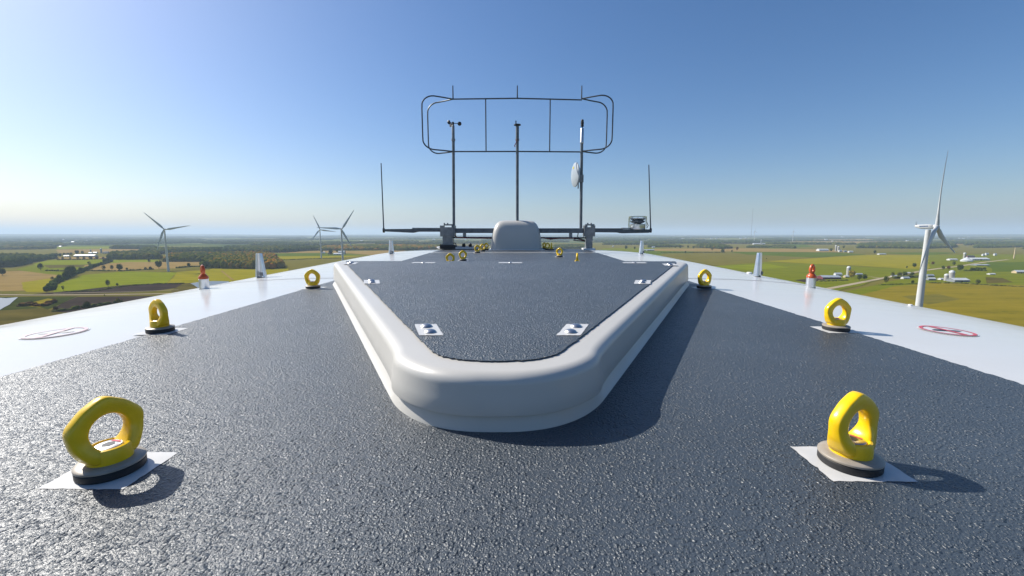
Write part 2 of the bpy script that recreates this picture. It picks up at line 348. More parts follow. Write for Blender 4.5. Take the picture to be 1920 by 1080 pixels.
lay = [0.0]
def sheet(name, px, m, kind='structure', wob=1):
    lay[0] += 0.012; z = lay[0]
    p = [Vector(G(u, v)) for u, v in px]; q = []
    for i in range(len(p)):                # slightly wandering borders
        a = p[i]; c = p[(i + 1) % len(p)]; n = max(2, int((c - a).length / 60)); n = min(n, 20)
        d = (c - a); nr = Vector((-d.y, d.x)).normalized()
        for k in range(n):
            s = k / n; q.append(a + d * s + nr * (random.uniform(-1, 1) * wob * min(6, d.length * 0.012) if k else 0))
    bm = bmesh.new(); bm.faces.new([bm.verts.new((v.x, v.y, z)) for v in q]); bmesh.ops.triangulate(bm, faces=bm.faces[:])
    for f in bm.faces:
        if f.normal.z < 0: f.normal_flip()
    me = bpy.data.meshes.new(name); bm.to_mesh(me); bm.free(); me.materials.append(m)
    return tag(link(name, me), kind=kind)
FIELDS = [
 ('olive', [(0, 470), (0, 600), (430, 560), (760, 492), (760, 470)]),
 ('olive', [(1040, 470), (1040, 458), (1920, 458), (1920, 640), (1300, 520)]),
 # left, far to near
 ('bright', [(0, 464), (210, 462), (205, 466), (0, 470)]),
 ('olive', [(0, 469), (205, 466), (250, 471), (150, 478), (0, 481)]),
 ('tan', [(105, 468), (330, 466), (345, 469), (210, 473), (110, 475)]),
 ('tan', [(345, 472), (470, 471), (650, 470), (650, 475), (500, 476), (420, 474)]),
 ('deep', [(505, 475), (620, 474), (690, 479), (500, 481.5)]),
 ('yellow', [(500, 481), (690, 479), (640, 483), (515, 488)]),
 ('olive', [(520, 488.5), (640, 483), (770, 478), (700, 492), (600, 505), (530, 504)]),
 ('tan', [(640, 471), (760, 469), (760, 478), (712, 480), (650, 474)]),
 ('tan', [(110, 482), (205, 481.5), (205, 486), (110, 487)]),
 ('bright', [(62, 495), (90, 488), (205, 486), (205, 491), (160, 496), (70, 500)]),
 ('bright', [(205, 486), (300, 485), (300, 492), (205, 494)]),
 ('scrub', [(80, 497), (168, 496), (165, 500), (90, 503)]),
 ('tan', [(160, 497), (240, 491.5), (375, 491), (372, 499), (330, 503), (235, 508), (155, 508)]),
 ('green', [(85, 503), (165, 500), (150, 506), (95, 509)]),
 ('green', [(30, 505), (62, 497), (125, 509), (128, 517), (100, 530), (60, 515)]),
 ('tan', [(0, 515), (40, 508), (110, 516), (95, 528), (55, 545), (0, 549)]),
 ('yellow', [(40, 530), (95, 522), (100, 536), (80, 548), (50, 548)]),
 ('bright', [(100, 547), (105, 536), (155, 516), (235, 509), (332, 511), (313, 531), (235, 534), (150, 544), (100, 550)]),
 ('yellow', [(313, 531), (332, 510), (430, 504), (540, 502), (545, 514), (490, 525), (440, 529), (345, 531)]),
 ('yellow', [(390, 504), (530, 502), (535, 505), (400, 508)]),
 ('plough', [(60, 552), (150, 544), (235, 535), (340, 531.5), (345, 538), (290, 546), (180, 551)]),
 ('scrub', [(320, 546), (345, 531), (440, 529), (430, 545), (330, 556)]),
 ('plough', [(80, 592), (115, 570), (145, 557), (330, 555), (330, 570), (170, 600)]),
 ('marsh', [(0, 592), (0, 558), (145, 556), (110, 572), (70, 590), (20, 600)]),
 ('gold', [(42, 574), (62, 567), (90, 560), (103, 562), (98, 570), (75, 577)]),
 ('scrub', [(0, 625), (0, 594), (80, 578), (105, 585), (160, 590), (60, 625)]),
 # right, far to near
 ('olive', [(1020, 456), (1130, 455), (1160, 460), (1020, 463)]),
 ('green', [(1130, 466), (1230, 464), (1290, 476), (1200, 482), (1120, 474)]),
 ('tan', [(1225, 466.5), (1380, 465.5), (1560, 468), (1640, 471), (1560, 473), (1380, 472), (1225, 470.5)]),
 ('olive', [(1310, 460), (1545, 455), (1700, 452), (1780, 457), (1780, 466), (1560, 468), (1380, 465)]),
 ('deep', [(1400, 461), (1505, 457.5), (1530, 463), (1450, 466)]),
 ('tan', [(1468, 454), (1545, 448), (1700, 449), (1660, 455), (1550, 456)]),
 ('deep', [(1200, 470.5), (1300, 472), (1300, 474.5), (1190, 479)]),
 ('deep', [(1360, 472), (1560, 473.5), (1625, 477), (1530, 483), (1440, 482)]),
 ('olive', [(1240, 476), (1300, 474.5), (1440, 479), (1530, 484), (1440, 492), (1370, 500), (1300, 495), (1250, 486)]),
 ('olive', [(1560, 466), (1800, 463), (1920, 462), (1920, 475), (1640, 477)]),
 ('tan', [(1790, 451), (1812, 451), (1812, 458), (1760, 461)]),
 ('deep', [(1640, 474), (1760, 473), (1800, 474), (1735, 479)]),
 ('yellow', [(1435, 490), (1530, 484), (1625, 478), (1740, 478), (1790, 480), (1745, 504), (1700, 504.5), (1600, 498), (1520, 495)]),
 ('green', [(1740, 478), (1830, 477), (1920, 478), (1920, 550), (1740, 545), (1650, 535), (1740, 504)]),
 ('green', [(1330, 500), (1440, 491.5), (1520, 495), (1700, 504.5), (1745, 504), (1650, 525), (1560, 550), (1400, 530)]),
 ('bright', [(1340, 500), (1440, 495), (1480, 502), (1400, 506)]),
 ('plough', [(1490, 526), (1535, 521), (1550, 526), (1510, 530)]),
 ('gold', [(1540, 570), (1640, 540), (1750, 531), (1920, 540), (1920, 640), (1740, 640)]),
 ('green', [(1545, 556), (1600, 544), (1650, 533), (1680, 536), (1640, 547), (1580, 560)]),
 ('deep', [(1850, 492), (1920, 490), (1920, 508), (1860, 510)]),
 ('olive', [(1690, 556), (1760, 552), (1800, 562), (1740, 572)]),
 ('scrub', [(1848, 520), (1880, 522), (1900, 530), (1850, 532)]),
]
for kd, px in FIELDS:                       # fields cut by the photograph's sides run on beyond them
    sheet('field', [(-180 if u <= 0 else 2100 if u >= 1920 else u, v) for u, v in px], FM[kd])
sheet('pond', [(357, 532), (375, 529), (400, 527.5), (430, 528), (425, 536), (395, 541), (370, 540)], M['water'])
sheet('pond', [(-40, 556), (12, 560), (34, 558), (18, 572), (0, 582), (-40, 588)], M['water'])
def strip(name, px, wd, m):
    p = [Vector(G(u, v)) for u, v in px]; q = []; lay[0] += 0.012
    ls = []; rs = []
    for i in range(len(p)):
        d = (p[min(i + 1, len(p) - 1)] - p[max(i - 1, 0)]).normalized(); nr = Vector((-d.y, d.x)) * wd / 2
        ls.append((*(p[i] + nr), lay[0])); rs.append((*(p[i] - nr), lay[0]))
    n = len(p)
    return tag(MB().add(ls + rs, [(i, i + 1, n + i + 1, n + i) for i in range(n - 1)]).build(name, m), kind='structure')
strip('road', [(-60, 553), (0, 553.2), (60, 554), (140, 553.6), (240, 552.6), (330, 551)], 7, FM['dirt'])
strip('path', [(100, 551), (160, 549.5), (240, 548), (335, 544)], 3.0, FM['dirt'])
strip('road', [(1500, 553), (1545, 543.5), (1600, 533), (1653, 522.5), (1700, 514), (1730, 508), (1760, 504), (1795, 500), (1845, 492), (1890, 487)], 9, FM['dirt'])
strip('path', [(1653, 522.5), (1632, 519.5), (1612, 519)], 5, FM['dirt'])
strip('road', [(1180, 463.5), (1300, 463), (1400, 462.5)], 8, FM['dirt'])
strip('path', [(300, 510.5), (330, 508), (400, 503)], 5, FM['scrub'])
strip('path', [(415, 508), (437, 526)], 3.5, FM['tan'])
strip('path', [(515, 487.5), (600, 484.5), (640, 483.5)], 4, FM['marsh'])

# ------------------------------------------------------------------ woods and trees
def ico(n):
    bm = bmesh.new(); bmesh.ops.create_icosphere(bm, subdivisions=n, radius=1)
    v = np.array([x.co[:] for x in bm.verts]); f = np.array([[x.index for x in q.verts] for q in bm.faces]); bm.free(); return v, f
ICO1, ICO2 = ico(1), ico(2)
def crowns_mesh(name, pos, rad, hgt, tone, m, tmpl=ICO2, jit=0.22):
    tv, tf = tmpl; n = len(pos); k = len(tv)
    j = 1 + rng.uniform(-jit, jit, (n, k, 1)); s = np.stack([rad, rad, hgt], 1)[:, None, :]
    v = tv[None] * s * j + pos[:, None, :]
    f = tf[None] + (np.arange(n) * k)[:, None, None]
    me = bpy.data.meshes.new(name); me.vertices.add(n * k); me.vertices.foreach_set('co', v.reshape(-1).astype(np.float32))
    nf = n * len(tf); me.loops.add(nf * 3); me.loops.foreach_set('vertex_index', f.reshape(-1).astype(np.int32))
    me.polygons.add(nf); me.polygons.foreach_set('loop_start', np.arange(0, nf * 3, 3, dtype=np.int32))
    a = me.attributes.new('tone', 'FLOAT', 'POINT'); a.data.foreach_set('value', (np.repeat(tone, k) + rng.uniform(-.08, .08, n * k)).astype(np.float32))
    me.update(); me.validate(); me.materials.append(m); return me
def inpoly(x, y, poly):
    c = np.zeros(len(x), bool); n = len(poly)
    for i in range(n):
        x1, y1 = poly[i]; x2, y2 = poly[(i + 1) % n]
        if y1 == y2: continue
        q = ((y1 > y) != (y2 > y)) & (x < (x2 - x1) * (y - y1) / (y2 - y1) + x1); c ^= q
    return c
def wood(px, sp, h, m, label, tmpl=ICO2, name='wood', edge=0.5):
    poly = [G(u, v) for u, v in px]; xs = [p[0] for p in poly]; ys = [p[1] for p in poly]
    gx, gy = np.meshgrid(np.arange(min(xs), max(xs), sp), np.arange(min(ys), max(ys), sp))
    x = gx.ravel() + rng.uniform(-edge, edge, gx.size) * sp; y = gy.ravel() + rng.uniform(-edge, edge, gx.size) * sp
    k = inpoly(x, y, poly); x = x[k]; y = y[k]; n = len(x)
    if n == 0: return
    hh = h * rng.uniform(0.72, 1.18, n); rad = sp * rng.uniform(0.55, 0.95, n)
    pos = np.stack([x, y, hh * 0.5], 1)
    low = 0.42 + 0.2 * np.sin(x / 70 + y / 110) + rng.normal(0, 0.22, n)
    me = crowns_mesh(name, pos, rad, hh * 0.52, np.clip(low, 0, 1), m, tmpl)
    return tag(link(name, me), label, 'wood', None, 'stuff')
WG, WA = M['wood_green'], M['wood_autumn']
wood([(306, 491), (322, 482), (360, 479), (450, 479), (500, 480), (520, 486), (450, 493), (380, 491)], 9.5, 15, WA, 'autumn wood with rust and green crowns right of the left turbine')
wood([(376, 503), (390, 492), (430, 488), (500, 486), (522, 492), (534, 503), (500, 505), (440, 504)], 8.5, 15, WA, 'near autumn wood of mixed crowns above the yellow green field')
wood([(205, 487), (212, 479), (255, 477), (296, 480), (298, 486.5), (250, 487)], 11, 16, WG, 'dark green wood left of the left turbine tower')
wood([(-40, 505), (-40, 486), (20, 484), (62, 484), (58, 494), (30, 500)], 11, 16, WG, 'dark shaded wood at the left end of the valley')
wood([(60, 492), (62, 484), (100, 482), (104, 485), (80, 489)], 10, 12, WG, 'tapering tree belt beside the left green field')
wood([(262, 478), (268, 471), (300, 470), (420, 470), (415, 474), (350, 475.5)], 14, 17, WG, 'dark belt of wood behind the left turbine tower')
wood([(208, 467), (215, 464), (290, 464), (288, 467.5)], 16, 15, WG, 'small dark wood under the far left ridge')
wood([(420, 474), (425, 466), (520, 464), (600, 465), (600, 469), (525, 474)], 14, 16, WG, 'broad wood behind the middle tan field')
wood([(600, 470), (605, 464), (720, 462), (835, 462), (835, 466), (760, 470), (700, 469)], 14, 14, WA, 'loose wood behind the two middle turbines')
wood([(0, 463), (0, 456), (110, 456), (120, 462)], 22, 16, WG, 'dark wood on the far left edge of the plain')
wood([(1303, 464), (1310, 460), (1345, 459), (1360, 463), (1372, 466), (1350, 467)], 12, 14, WG, 'wood beyond the orange stubble strip')
wood([(1340, 456), (1345, 454), (1412, 454), (1410, 457)], 18, 15, WG, 'long dark wood beneath the guyed mast')
wood([(1400, 464.5), (1405, 462.5), (1440, 462), (1442, 464.5)], 10, 9, WG, 'low shelter belt left of the green crescent field')
wood([(1445, 464), (1450, 461.5), (1490, 463), (1490, 466)], 10, 9, WG, 'low shelter belt beside the green crescent field')
wood([(1606, 465.5), (1612, 459), (1650, 457), (1735, 458), (1790, 460), (1790, 464.5), (1735, 466.5), (1680, 466)], 13, 15, WG, 'long dark oak wood left of the big turbine tower')
wood([(1810, 460), (1814, 455), (1836, 454), (1842, 459)], 13, 15, WG, 'dark block of wood behind the right farmstead')
wood([(1828, 465), (1840, 460), (1925, 459), (1925, 463.5), (1860, 465)], 12, 12, WG, 'hedged tree belt along the right horizon fields')
wood([(1130, 459), (1140, 455), (1235, 455), (1240, 459)], 16, 14, WG, 'dark tree belt behind the right lightning fin')
wood([(1215, 464), (1220, 460.5), (1262, 460.5), (1280, 463)], 12, 11, WG, 'scattered trees behind the blue roofed sheds')
wood([(1040, 467), (1040, 462), (1100, 461), (1105, 466)], 12, 13, WG, 'tree belt behind the roof hood')
wood([(470, 461), (480, 456), (640, 456), (640, 460)], 18, 15, WG, 'middle distance wood under the middle turbine')
# far wooded plain, four bands of distance
def far_woods(r0, r1, cover, label):
    X = []; Y = []; S = []
    tgt = 0; a_tot = 1.9 * (r1 * r1 - r0 * r0) / 2
    while tgt < a_tot * cover:
        r = sqrt(random.uniform(r0 * r0, r1 * r1)); a = random.uniform(-0.95, 0.95)
        lx = random.uniform(0.08, 0.32) * r * 0.55; ly = lx * random.uniform(0.12, 0.4); th = random.uniform(-0.25, 0.35)
        sp = max(16, r / 190); n = int(lx * ly * 2.2 / sp / sp) + 3
        q = rng.uniform(-1, 1, (n, 2)); q = q[(np.abs(q[:, 0]) ** 2.5 + np.abs(q[:, 1]) ** 2.5) < 1]
        cx, cy = r * sin(a), r * cos(a)
        x = cx + q[:, 0] * lx / 2 * cos(th) - q[:, 1] * ly / 2 * sin(th); y = cy + q[:, 0] * lx / 2 * sin(th) + q[:, 1] * ly / 2 * cos(th)
        X.append(x); Y.append(y); S.append(np.full(len(x), sp)); tgt += lx * ly
    x = np.concatenate(X); y = np.concatenate(Y); s = np.concatenate(S); n = len(x)
    rr = np.hypot(x, y); aa = np.arctan2(x, y)
    z = np.array([hill(p, q) for p, q in zip(rr, aa)]) * 0.92
    hh = rng.uniform(10, 17, n)
    me = crowns_mesh('far_wood', np.stack([x, y, z + hh * 0.45], 1), s * rng.uniform(.7, 1.1, n), hh * .55, np.clip(.45 + .3 * np.sin(x / 900 + y / 500) + rng.normal(0, .2, n), 0, 1), WG, ICO1, .15)
    tag(link('far_wood', me), label, 'wood', None, 'stuff')
far_woods(3300, 5200, 0.20, 'nearest belt of hazy woods strewn across the plain')
far_woods(5200, 9000, 0.32, 'second belt of bluish woods across the plain')
far_woods(9000, 16000, 0.42, 'third belt of blue woods close to the horizon')
far_woods(16000, 30000, 0.6, 'outermost line of pale blue woods on the horizon')

# individual trees: a few prototypes, then copies
def crown(seed, wide=1.0, thin=False):
    r = np.random.default_rng(seed); nb = 9 if not thin else 5
    V_ = []; F_ = []; T_ = []; o = 0
    for i in range(nb):
        a = r.uniform(0, 2 * pi); d = 0.26 * wide * sqrt(r.uniform()); zc = r.uniform(0.36, 0.78)
        rad = r.uniform(0.13, 0.22) * (0.7 if thin else 1) * (1.15 - abs(zc - .5))
        tv, tf = ICO2; j = 1 + r.uniform(-.28, .28, (len(tv), 1))
        V_.append(tv * np.array([rad * wide, rad * wide, rad * .85]) * j + np.array([cos(a) * d, sin(a) * d, zc])); F_.append(tf + o); o += len(tv); T_.append(np.full(len(tv), r.uniform(.2, .7)))
    nl = 420 if not thin else 160
    c = r.normal(0, 1, (nl, 3)); c /= np.linalg.norm(c, axis=1)[:, None]; c *= r.uniform(.75, 1.12, (nl, 1))
    c = c * np.array([.40 * wide, .40 * wide, .37]) * (0.62 if thin else 1) + np.array([0, 0, .60]) 
    s = 0.035
    q = r.normal(0, 1, (nl, 3, 3)) * s + c[:, None, :]
    V_.append(q.reshape(-1, 3)); F_.append(np.arange(nl * 3).reshape(-1, 3) + o); T_.append(np.repeat(r.uniform(.2, .95, nl), 3))
    me = bpy.data.meshes.new('crown'); v = np.concatenate(V_); f = np.concatenate(F_); me.from_pydata(v.tolist(), [], f.tolist())
    at = me.attributes.new('tone', 'FLOAT', 'POINT'); at.data.foreach_set('value', np.concatenate(T_).astype(np.float32)); me.update(); return me
def trunk(seed):
    r = random.Random(seed); mb = MB().tube([(0, 0, -0.02), (0.01, 0, .2), (0, .01, .5), (0.01, 0, .72)], [.035, .027, .02, .006], 7)
    for k in range(5):
        a = r.uniform(0, 6.3); z = r.uniform(.22, .5); mb.tube([(0, 0, z), (.12 * cos(a), .12 * sin(a), z + .12), (.24 * cos(a), .24 * sin(a), z + .22)], [.014, .009, .004], 5)
    return mb.mesh('trunk', M['bark'])
CR = {}
for kd, mk in (('dark', 'leaf_dark'), ('olive', 'leaf_olive'), ('yellow', 'leaf_yellow'), ('rust', 'leaf_rust')):
    CR[kd] = []
    for sd_ in range(3):
        me = crown(sd_ + 5, 1.0 + .25 * (sd_ == 1), sd_ == 2); me.materials.append(M[mk]); CR[kd].append(me)
TR = [trunk(1), trunk(2), trunk(3)]
def tree(u, v, hp, kd, shape, label, group=None, name='tree', wide=1.0):
    x, y = G(u, v); h = hp / F * y * 1.18
    r = tag(bpy.data.objects.new(name, None), label, 'bush' if name == 'bush' else 'tree', group); C.objects.link(r)
    r.location = (x, y, 0); r.rotation_euler = (0, 0, random.uniform(0, 6.28)); r.scale = (h * wide * .64, h * wide * .64, h)
    cr = link('crown', CR[kd][shape], r)
    if name == 'bush': cr.location = (0, 0, -0.17); cr.scale = (1.25, 1.25, 1.12)
    else: link('trunk', TR[shape], r)
    return r
T = [
 (132, 520, 19, 'dark', 1, 'biggest dark tree of the hedge across the left fields', None), (137, 517.5, 17, 'dark', 0, 'tall dark tree merging with the biggest hedge tree', None), (127, 522, 15, 'olive', 0, 'olive tree in front of the biggest hedge tree', None),
 (112, 528, 12, 'dark', 0, 'dark round tree at the near end of the left hedge', None),
 (122, 524, 12, 'dark', 0, 'dark tree tucked against the biggest hedge tree', None),
 (91, 544, 10, 'olive', 0, 'olive spreading tree between the tan and green left fields', None),
 (119, 545.5, 10, 'dark', 2, 'thin bare looking tree alone in the near green field', None),
 (203, 538, 12, 'olive', 0, 'small lollipop tree at the edge of the dark ploughed strip', None),
 (169, 502, 12, 'dark', 2, 'tall slim tree starting the diagonal hedge', None),
 (225, 508, 12, 'dark', 1, 'round dark tree on the near edge of the tan stubble', None),
 (210, 507, 9, 'dark', 0, 'tree just left of the round dark stubble tree', None),
 (195, 508, 9, 'dark', 0, 'third tree from the turbine along the tan stubble edge', None),
 (298, 504, 14, 'dark', 1, 'large dark tree left of the left turbine foot', None),
 (303, 490, 10, 'olive', 0, 'pale green tree behind the left turbine tower', None),
 (354, 500.5, 7, 'dark', 1, 'squat dark tree between turbine and autumn wood', None),
 (5, 517, 13, 'dark', 1, 'lone dark tree at the left edge of the photo', None),
 (77, 508, 13, 'dark', 0, 'isolated dark tree clump in the left meadow', None),
 (152, 512, 10, 'dark', 0, 'hedge tree right of the biggest dark tree', None),
 (163, 509, 8, 'olive', 0, 'olive hedge tree nearing the tan stubble', None),
 (145, 478, 8, 'dark', 1, 'round tree above the long white barn', None),
 (155, 478, 7, 'dark', 0, 'smaller tree beside the round one above the barn', None),
 (519, 482, 5, 'dark', 0, 'tiny lone tree in the deep green middle field', None),
 (603, 476, 7, 'dark', 0, 'tree left of the farmstead by the middle turbines', None),
 (620, 477, 9, 'dark', 1, 'dark tree over the middle farmstead roofs', None),
 (632, 475, 7, 'olive', 0, 'olive tree between the middle farm roofs and turbine', None),
 (1285, 476, 5, 'dark', 0, 'single dark tree on the olive field right of the hatch', None),
 (1355, 475, 8, 'olive', 1, 'wide rounded olive tree on the orange stubble edge', None),
 (1372, 474, 5, 'dark', 0, 'small dark tree right of the wide olive tree', None),
 (1382, 470.5, 7, 'rust', 0, 'rust coloured tree at the end of the stubble strip', None),
 (1335, 471, 8, 'olive', 0, 'tree among the stubble below the far wood', None),
 (1582, 466, 5, 'dark', 1, 'lone round tree right of the twin silos', None),
 (1558, 472, 6, 'dark', 1, 'dark tree between white arched barn and twin silos', None),
 (1640, 477, 7, 'dark', 0, 'dark tree left of the low white shed', None),
 (1597, 522, 14, 'yellow', 1, 'golden yellow tree beside the domed silo', None),
 (1611, 527, 11, 'dark', 0, 'first dark tree right of the golden tree', None),
 (1621, 525, 10, 'dark', 1, 'second dark tree right of the golden tree', None),
 (1566, 515, 6, 'dark', 2, 'slim conifer behind the maroon barn', None),
 (1661, 532, 13, 'dark', 0, 'dark tree at the road bend', None),
 (1711, 534, 8, 'dark', 0, 'small dark tree in the meadow left of the big tower', None),
 (1673, 521, 10, 'olive', 0, 'pale olive tree past the road bend', None),
 (1686, 521, 10, 'olive', 1, 'broad olive tree among the roadside houses', None),
 (1696, 520, 10, 'dark', 1, 'dark tree among the roadside houses', None),
 (1710, 519, 8, 'dark', 1, 'low dark tree nearest the big tower', None),
 (1714, 502, 8, 'dark', 1, 'round dark tree left of the big tower by the road', None),
 (1749, 497, 6, 'rust', 1, 'reddish low tree right of the big tower', None),
 (1788, 499, 8, 'dark', 0, 'dark tree above the road on the right', None),
 (1800, 509, 12, 'dark', 1, 'big dark tree above the right silos', None),
 (1768, 507, 8, 'dark', 0, 'left one of the trees above the twin silos', None),
 (1778, 507, 8, 'rust', 0, 'brownish tree between two dark ones above the silos', None),
 (1822, 508, 6, 'dark', 1, 'small tree right of the big dark tree above the silos', None),
 (1174, 468, 7, 'dark', 1, 'dark tree left of the right rear lightning fin', None),
 (1190, 469, 6, 'dark', 0, 'tree just left of the right rear lightning fin', None),
 (1243, 464, 4, 'dark', 1, 'far tree above the orange strip right of the sheds', None),
]
for a in T: tree(*a)
B = [(104, 534, 4, 'rust', 'small reddish bush in the left hedge'), (88, 548, 6, 'rust', 'brown bush at the foot of the olive tree'),
 (220, 536, 5, 'dark', 'bush right of the lollipop tree'), (282, 506, 6, 'dark', 'bushes left of the large turbine foot tree'),
 (273, 506, 5, 'olive', 'olive bush on the tan stubble edge left of the turbine'), (280, 492, 6, 'dark', 'bush on the small green field left of the turbine'),
 (164, 580, 14, 'olive', 'yellow green bush against the nacelle edge on ploughed soil'), (177, 578, 8, 'olive', 'smaller bush right of the yellow green one'),
 (222, 569, 10, 'yellow', 'yellowish bush peeking over the nacelle edge'), (105, 583, 9, 'rust', 'brown bush in the scrub by the nacelle edge'),
 (196, 555, 3, 'dark', 'low bush on the dirt road verge'), (1833, 533, 9, 'olive', 'olive bush right of the long white shed'),
 (1700, 503, 4, 'dark', 'hedge bush left of the round dark roadside tree'), (98, 525, 6, 'olive', 'pale bush left of the near hedge end'),
 (60, 572, 7, 'dark', 'dark bush in the golden brush'), (80, 575, 6, 'dark', 'second dark bush in the golden brush'), (102, 566, 6, 'rust', 'brown bush at the end of the golden brush'),
 (238, 507, 5, 'dark', 'bush right of the round stubble tree'), (1437, 486, 2, 'dark', 'speck of a bush in the olive field')]
for u, v, hp, kd, lb in B: tree(u, v, hp, kd, 0, lb, None, 'bush')
def row(pts, kd, label, group, name='bush', hp=5):
    pts = sorted(pts); od = ['leftmost', 'second from the left', 'third from the left', 'fourth from the left', 'fifth from the left', 'sixth from the left', 'seventh from the left', 'eighth from the left']
    for i, (u, v) in enumerate(pts): tree(u, v, hp * random.uniform(.75, 1.2), kd, random.randint(0, 1), label.replace('one of', od[i] + ' of'), group, name)
row([(177, 503), (185, 501), (190, 497.5), (196, 495), (201, 493), (206, 491.5)], 'dark', 'one of the hedge trees on the diagonal between green and tan fields', 'trees of the diagonal hedge', 'tree', 7)
row([(107, 487), (118, 487), (132, 487), (146, 487), (158, 487), (170, 486.5), (182, 486), (194, 486)], 'rust', 'one of the brownish bushes below the long white barn', 'bushes below the white barn')
row([(106, 482), (113, 482), (121, 481), (128, 480.5), (134, 480.5)], 'dark', 'one of the trees left of the long white barn', 'trees left of the white barn', 'tree', 7)
row([(1826, 508), (1832, 507), (1838, 507), (1845, 507)], 'dark', 'one of the hedge bushes under the right road', 'hedge bushes under the right road', hp=6)
row([(1255, 465), (1266, 465.5), (1275, 466), (1290, 466.5), (1300, 467)], 'dark', 'one of the small trees dotted above the orange stubble', 'small trees above the orange stubble', 'tree', 5)
row([(1830, 460), (1843, 460), (1857, 460), (1870, 460.5), (1886, 460.5)], 'olive', 'one of the trees lined up along the far right hedge', 'trees along the far right hedge', 'tree', 6)
row([(430, 478), (452, 478), (474, 478), (330, 470), (385, 470)], 'dark', 'one of the trees standing out behind the autumn wood', 'trees behind the autumn wood', 'tree', 6)

def hedge(px, hh, wd, mk, label, sp=2.6):
    p = [Vector(G(u, v)) for u, v in px]; P = []
    for a, c in zip(p, p[1:]):
        n = max(2, int((c - a).length / sp))
        for k in range(n):
            P.append(a + (c - a) * (k / n) + Vector((random.gauss(0, wd * .3), random.gauss(0, wd * .3))))
    n = len(P); h_ = hh * rng.uniform(.5, 1.3, n)
    me = crowns_mesh('hedgerow', np.array([(q.x, q.y, z * .45) for q, z in zip(P, h_)]), np.maximum(2.2, wd * rng.uniform(.4, .75, n)), h_ * .55, np.clip(rng.normal(.45, .25, n), 0, 1), M[mk], ICO2, .3)
    tag(link('hedgerow', me), label, 'hedge')
hedge([(92, 545), (100, 533), (112, 527), (125, 522), (140, 515), (152, 510), (163, 506), (172, 502), (180, 499), (192, 496), (206, 491)], 5.5, 6, 'leaf_dark', 'long diagonal hedgerow climbing from the road across the left fields')
hedge([(85, 508), (105, 508.5), (125, 509), (150, 508)], 3, 4, 'leaf_olive', 'low hedgerow left of the biggest hedge tree')
hedge([(160, 507.5), (200, 508.5), (235, 508), (262, 506.5), (290, 505)], 2.5, 4, 'leaf_olive', 'rough verge of bushes between tan stubble and bright green field')
hedge([(108, 487.5), (140, 487.5), (175, 486.5), (203, 486)], 3, 4, 'leaf_rust', 'brownish hedgerow below the long white barn')
hedge([(330, 503), (355, 500.5), (375, 500), (395, 504)], 3, 5, 'leaf_olive', 'scrubby hedge right of the left turbine foot')
hedge([(130, 547), (180, 546), (240, 536), (300, 532.5), (345, 532)], 1.6, 3, 'leaf_olive', 'grassy bank along the upper edge of the ploughed field')
hedge([(100, 585), (130, 581), (165, 577), (200, 571), (235, 566)], 3, 5, 'leaf_olive', 'yellowish brush line just above the left nacelle edge')
hedge([(40, 574), (60, 573), (80, 574), (100, 567)], 3.5, 6, 'leaf_rust', 'brown brush bordering the small golden patch')
hedge([(515, 488.5), (580, 485.5), (640, 484)], 2, 4, 'leaf_dark', 'dark ditch line in front of the middle turbines')
hedge([(1650, 535), (1690, 533.5), (1730, 532.5)], 1.5, 3, 'leaf_dark', 'thin dark field border left of the big tower')
hedge([(1745, 531.5), (1800, 532), (1860, 536), (1930, 539)], 2, 3, 'leaf_olive', 'field border below the right silos')
hedge([(1810, 508), (1830, 508), (1850, 509)], 4, 5, 'leaf_dark', 'dark hedge under the right road')
hedge([(1676, 522), (1700, 521), (1722, 520)], 4, 8, 'leaf_olive', 'shrubs around the roadside houses')
hedge([(1535, 528), (1560, 527.5), (1590, 526)], 2, 4, 'leaf_olive', 'weedy strip below the maroon barn')
hedge([(1240, 474), (1290, 474), (1360, 473.5)], 3, 6, 'leaf_olive', 'faint hedge below the orange stubble strip')

# ------------------------------------------------------------------ farm buildings
def barn(u0, u1, v, hp, wall, roof, label, depth=None, name='barn', cat='barn', rise=0.42, group=None, rz=0.0, door=True):
    x0, y0 = G(u0, v); x1, _ = G(u1, v); wdt = x1 - x0; h = hp / F * y0; d = depth or max(6, min(wdt * 0.45, 18))
    r = thing(name, label, cat, ((x0 + x1) / 2, y0 + d / 2, 0), rz, group)
    a, c = wdt / 2, d / 2; e = h * (1 - rise)
    mb = MB().box(-a, a, -c, c, -0.2, e)
    mb.add([(-a, -c, e), (-a, c, e), (-a, 0, h - .1), (a, -c, e), (a, c, e), (a, 0, h - .1)], [(0, 1, 2), (3, 5, 4)])
    mb.build('wall', M[wall], r)
    o = min(.5, d * .06); k = h * rise * o / c
    MB().add([(-a - o, -c - o, e - k), (a + o, -c - o, e - k), (a + o, 0, h), (-a - o, 0, h), (-a - o, c + o, e - k), (a + o, c + o, e - k),
              (-a - o, -c - o, e - k + .25), (a + o, -c - o, e - k + .25), (a + o, 0, h + .25), (-a - o, 0, h + .25), (-a - o, c + o, e - k + .25), (a + o, c + o, e - k + .25)],
             [(0, 3, 2, 1), (3, 4, 5, 2), (6, 7, 8, 9), (9, 8, 11, 10), (0, 1, 7, 6), (4, 10, 11, 5), (0, 6, 9, 3), (3, 9, 10, 4), (1, 2, 8, 7), (2, 5, 11, 8)]).build('roof', M[roof], r)
    if door and e > 1.5:
        q = MB().box(-a * .12, a * .12, -c - .08, -c - .01, 0, e * .72).build('door', M['pane'], r)
        for s in (-.6, -.35, .35, .6):
            MB().box(a * s - a * .06, a * s + a * .06, -c - .06, -c - .01, e * .35, e * .7).build('window', M['pane'], r)
    return r
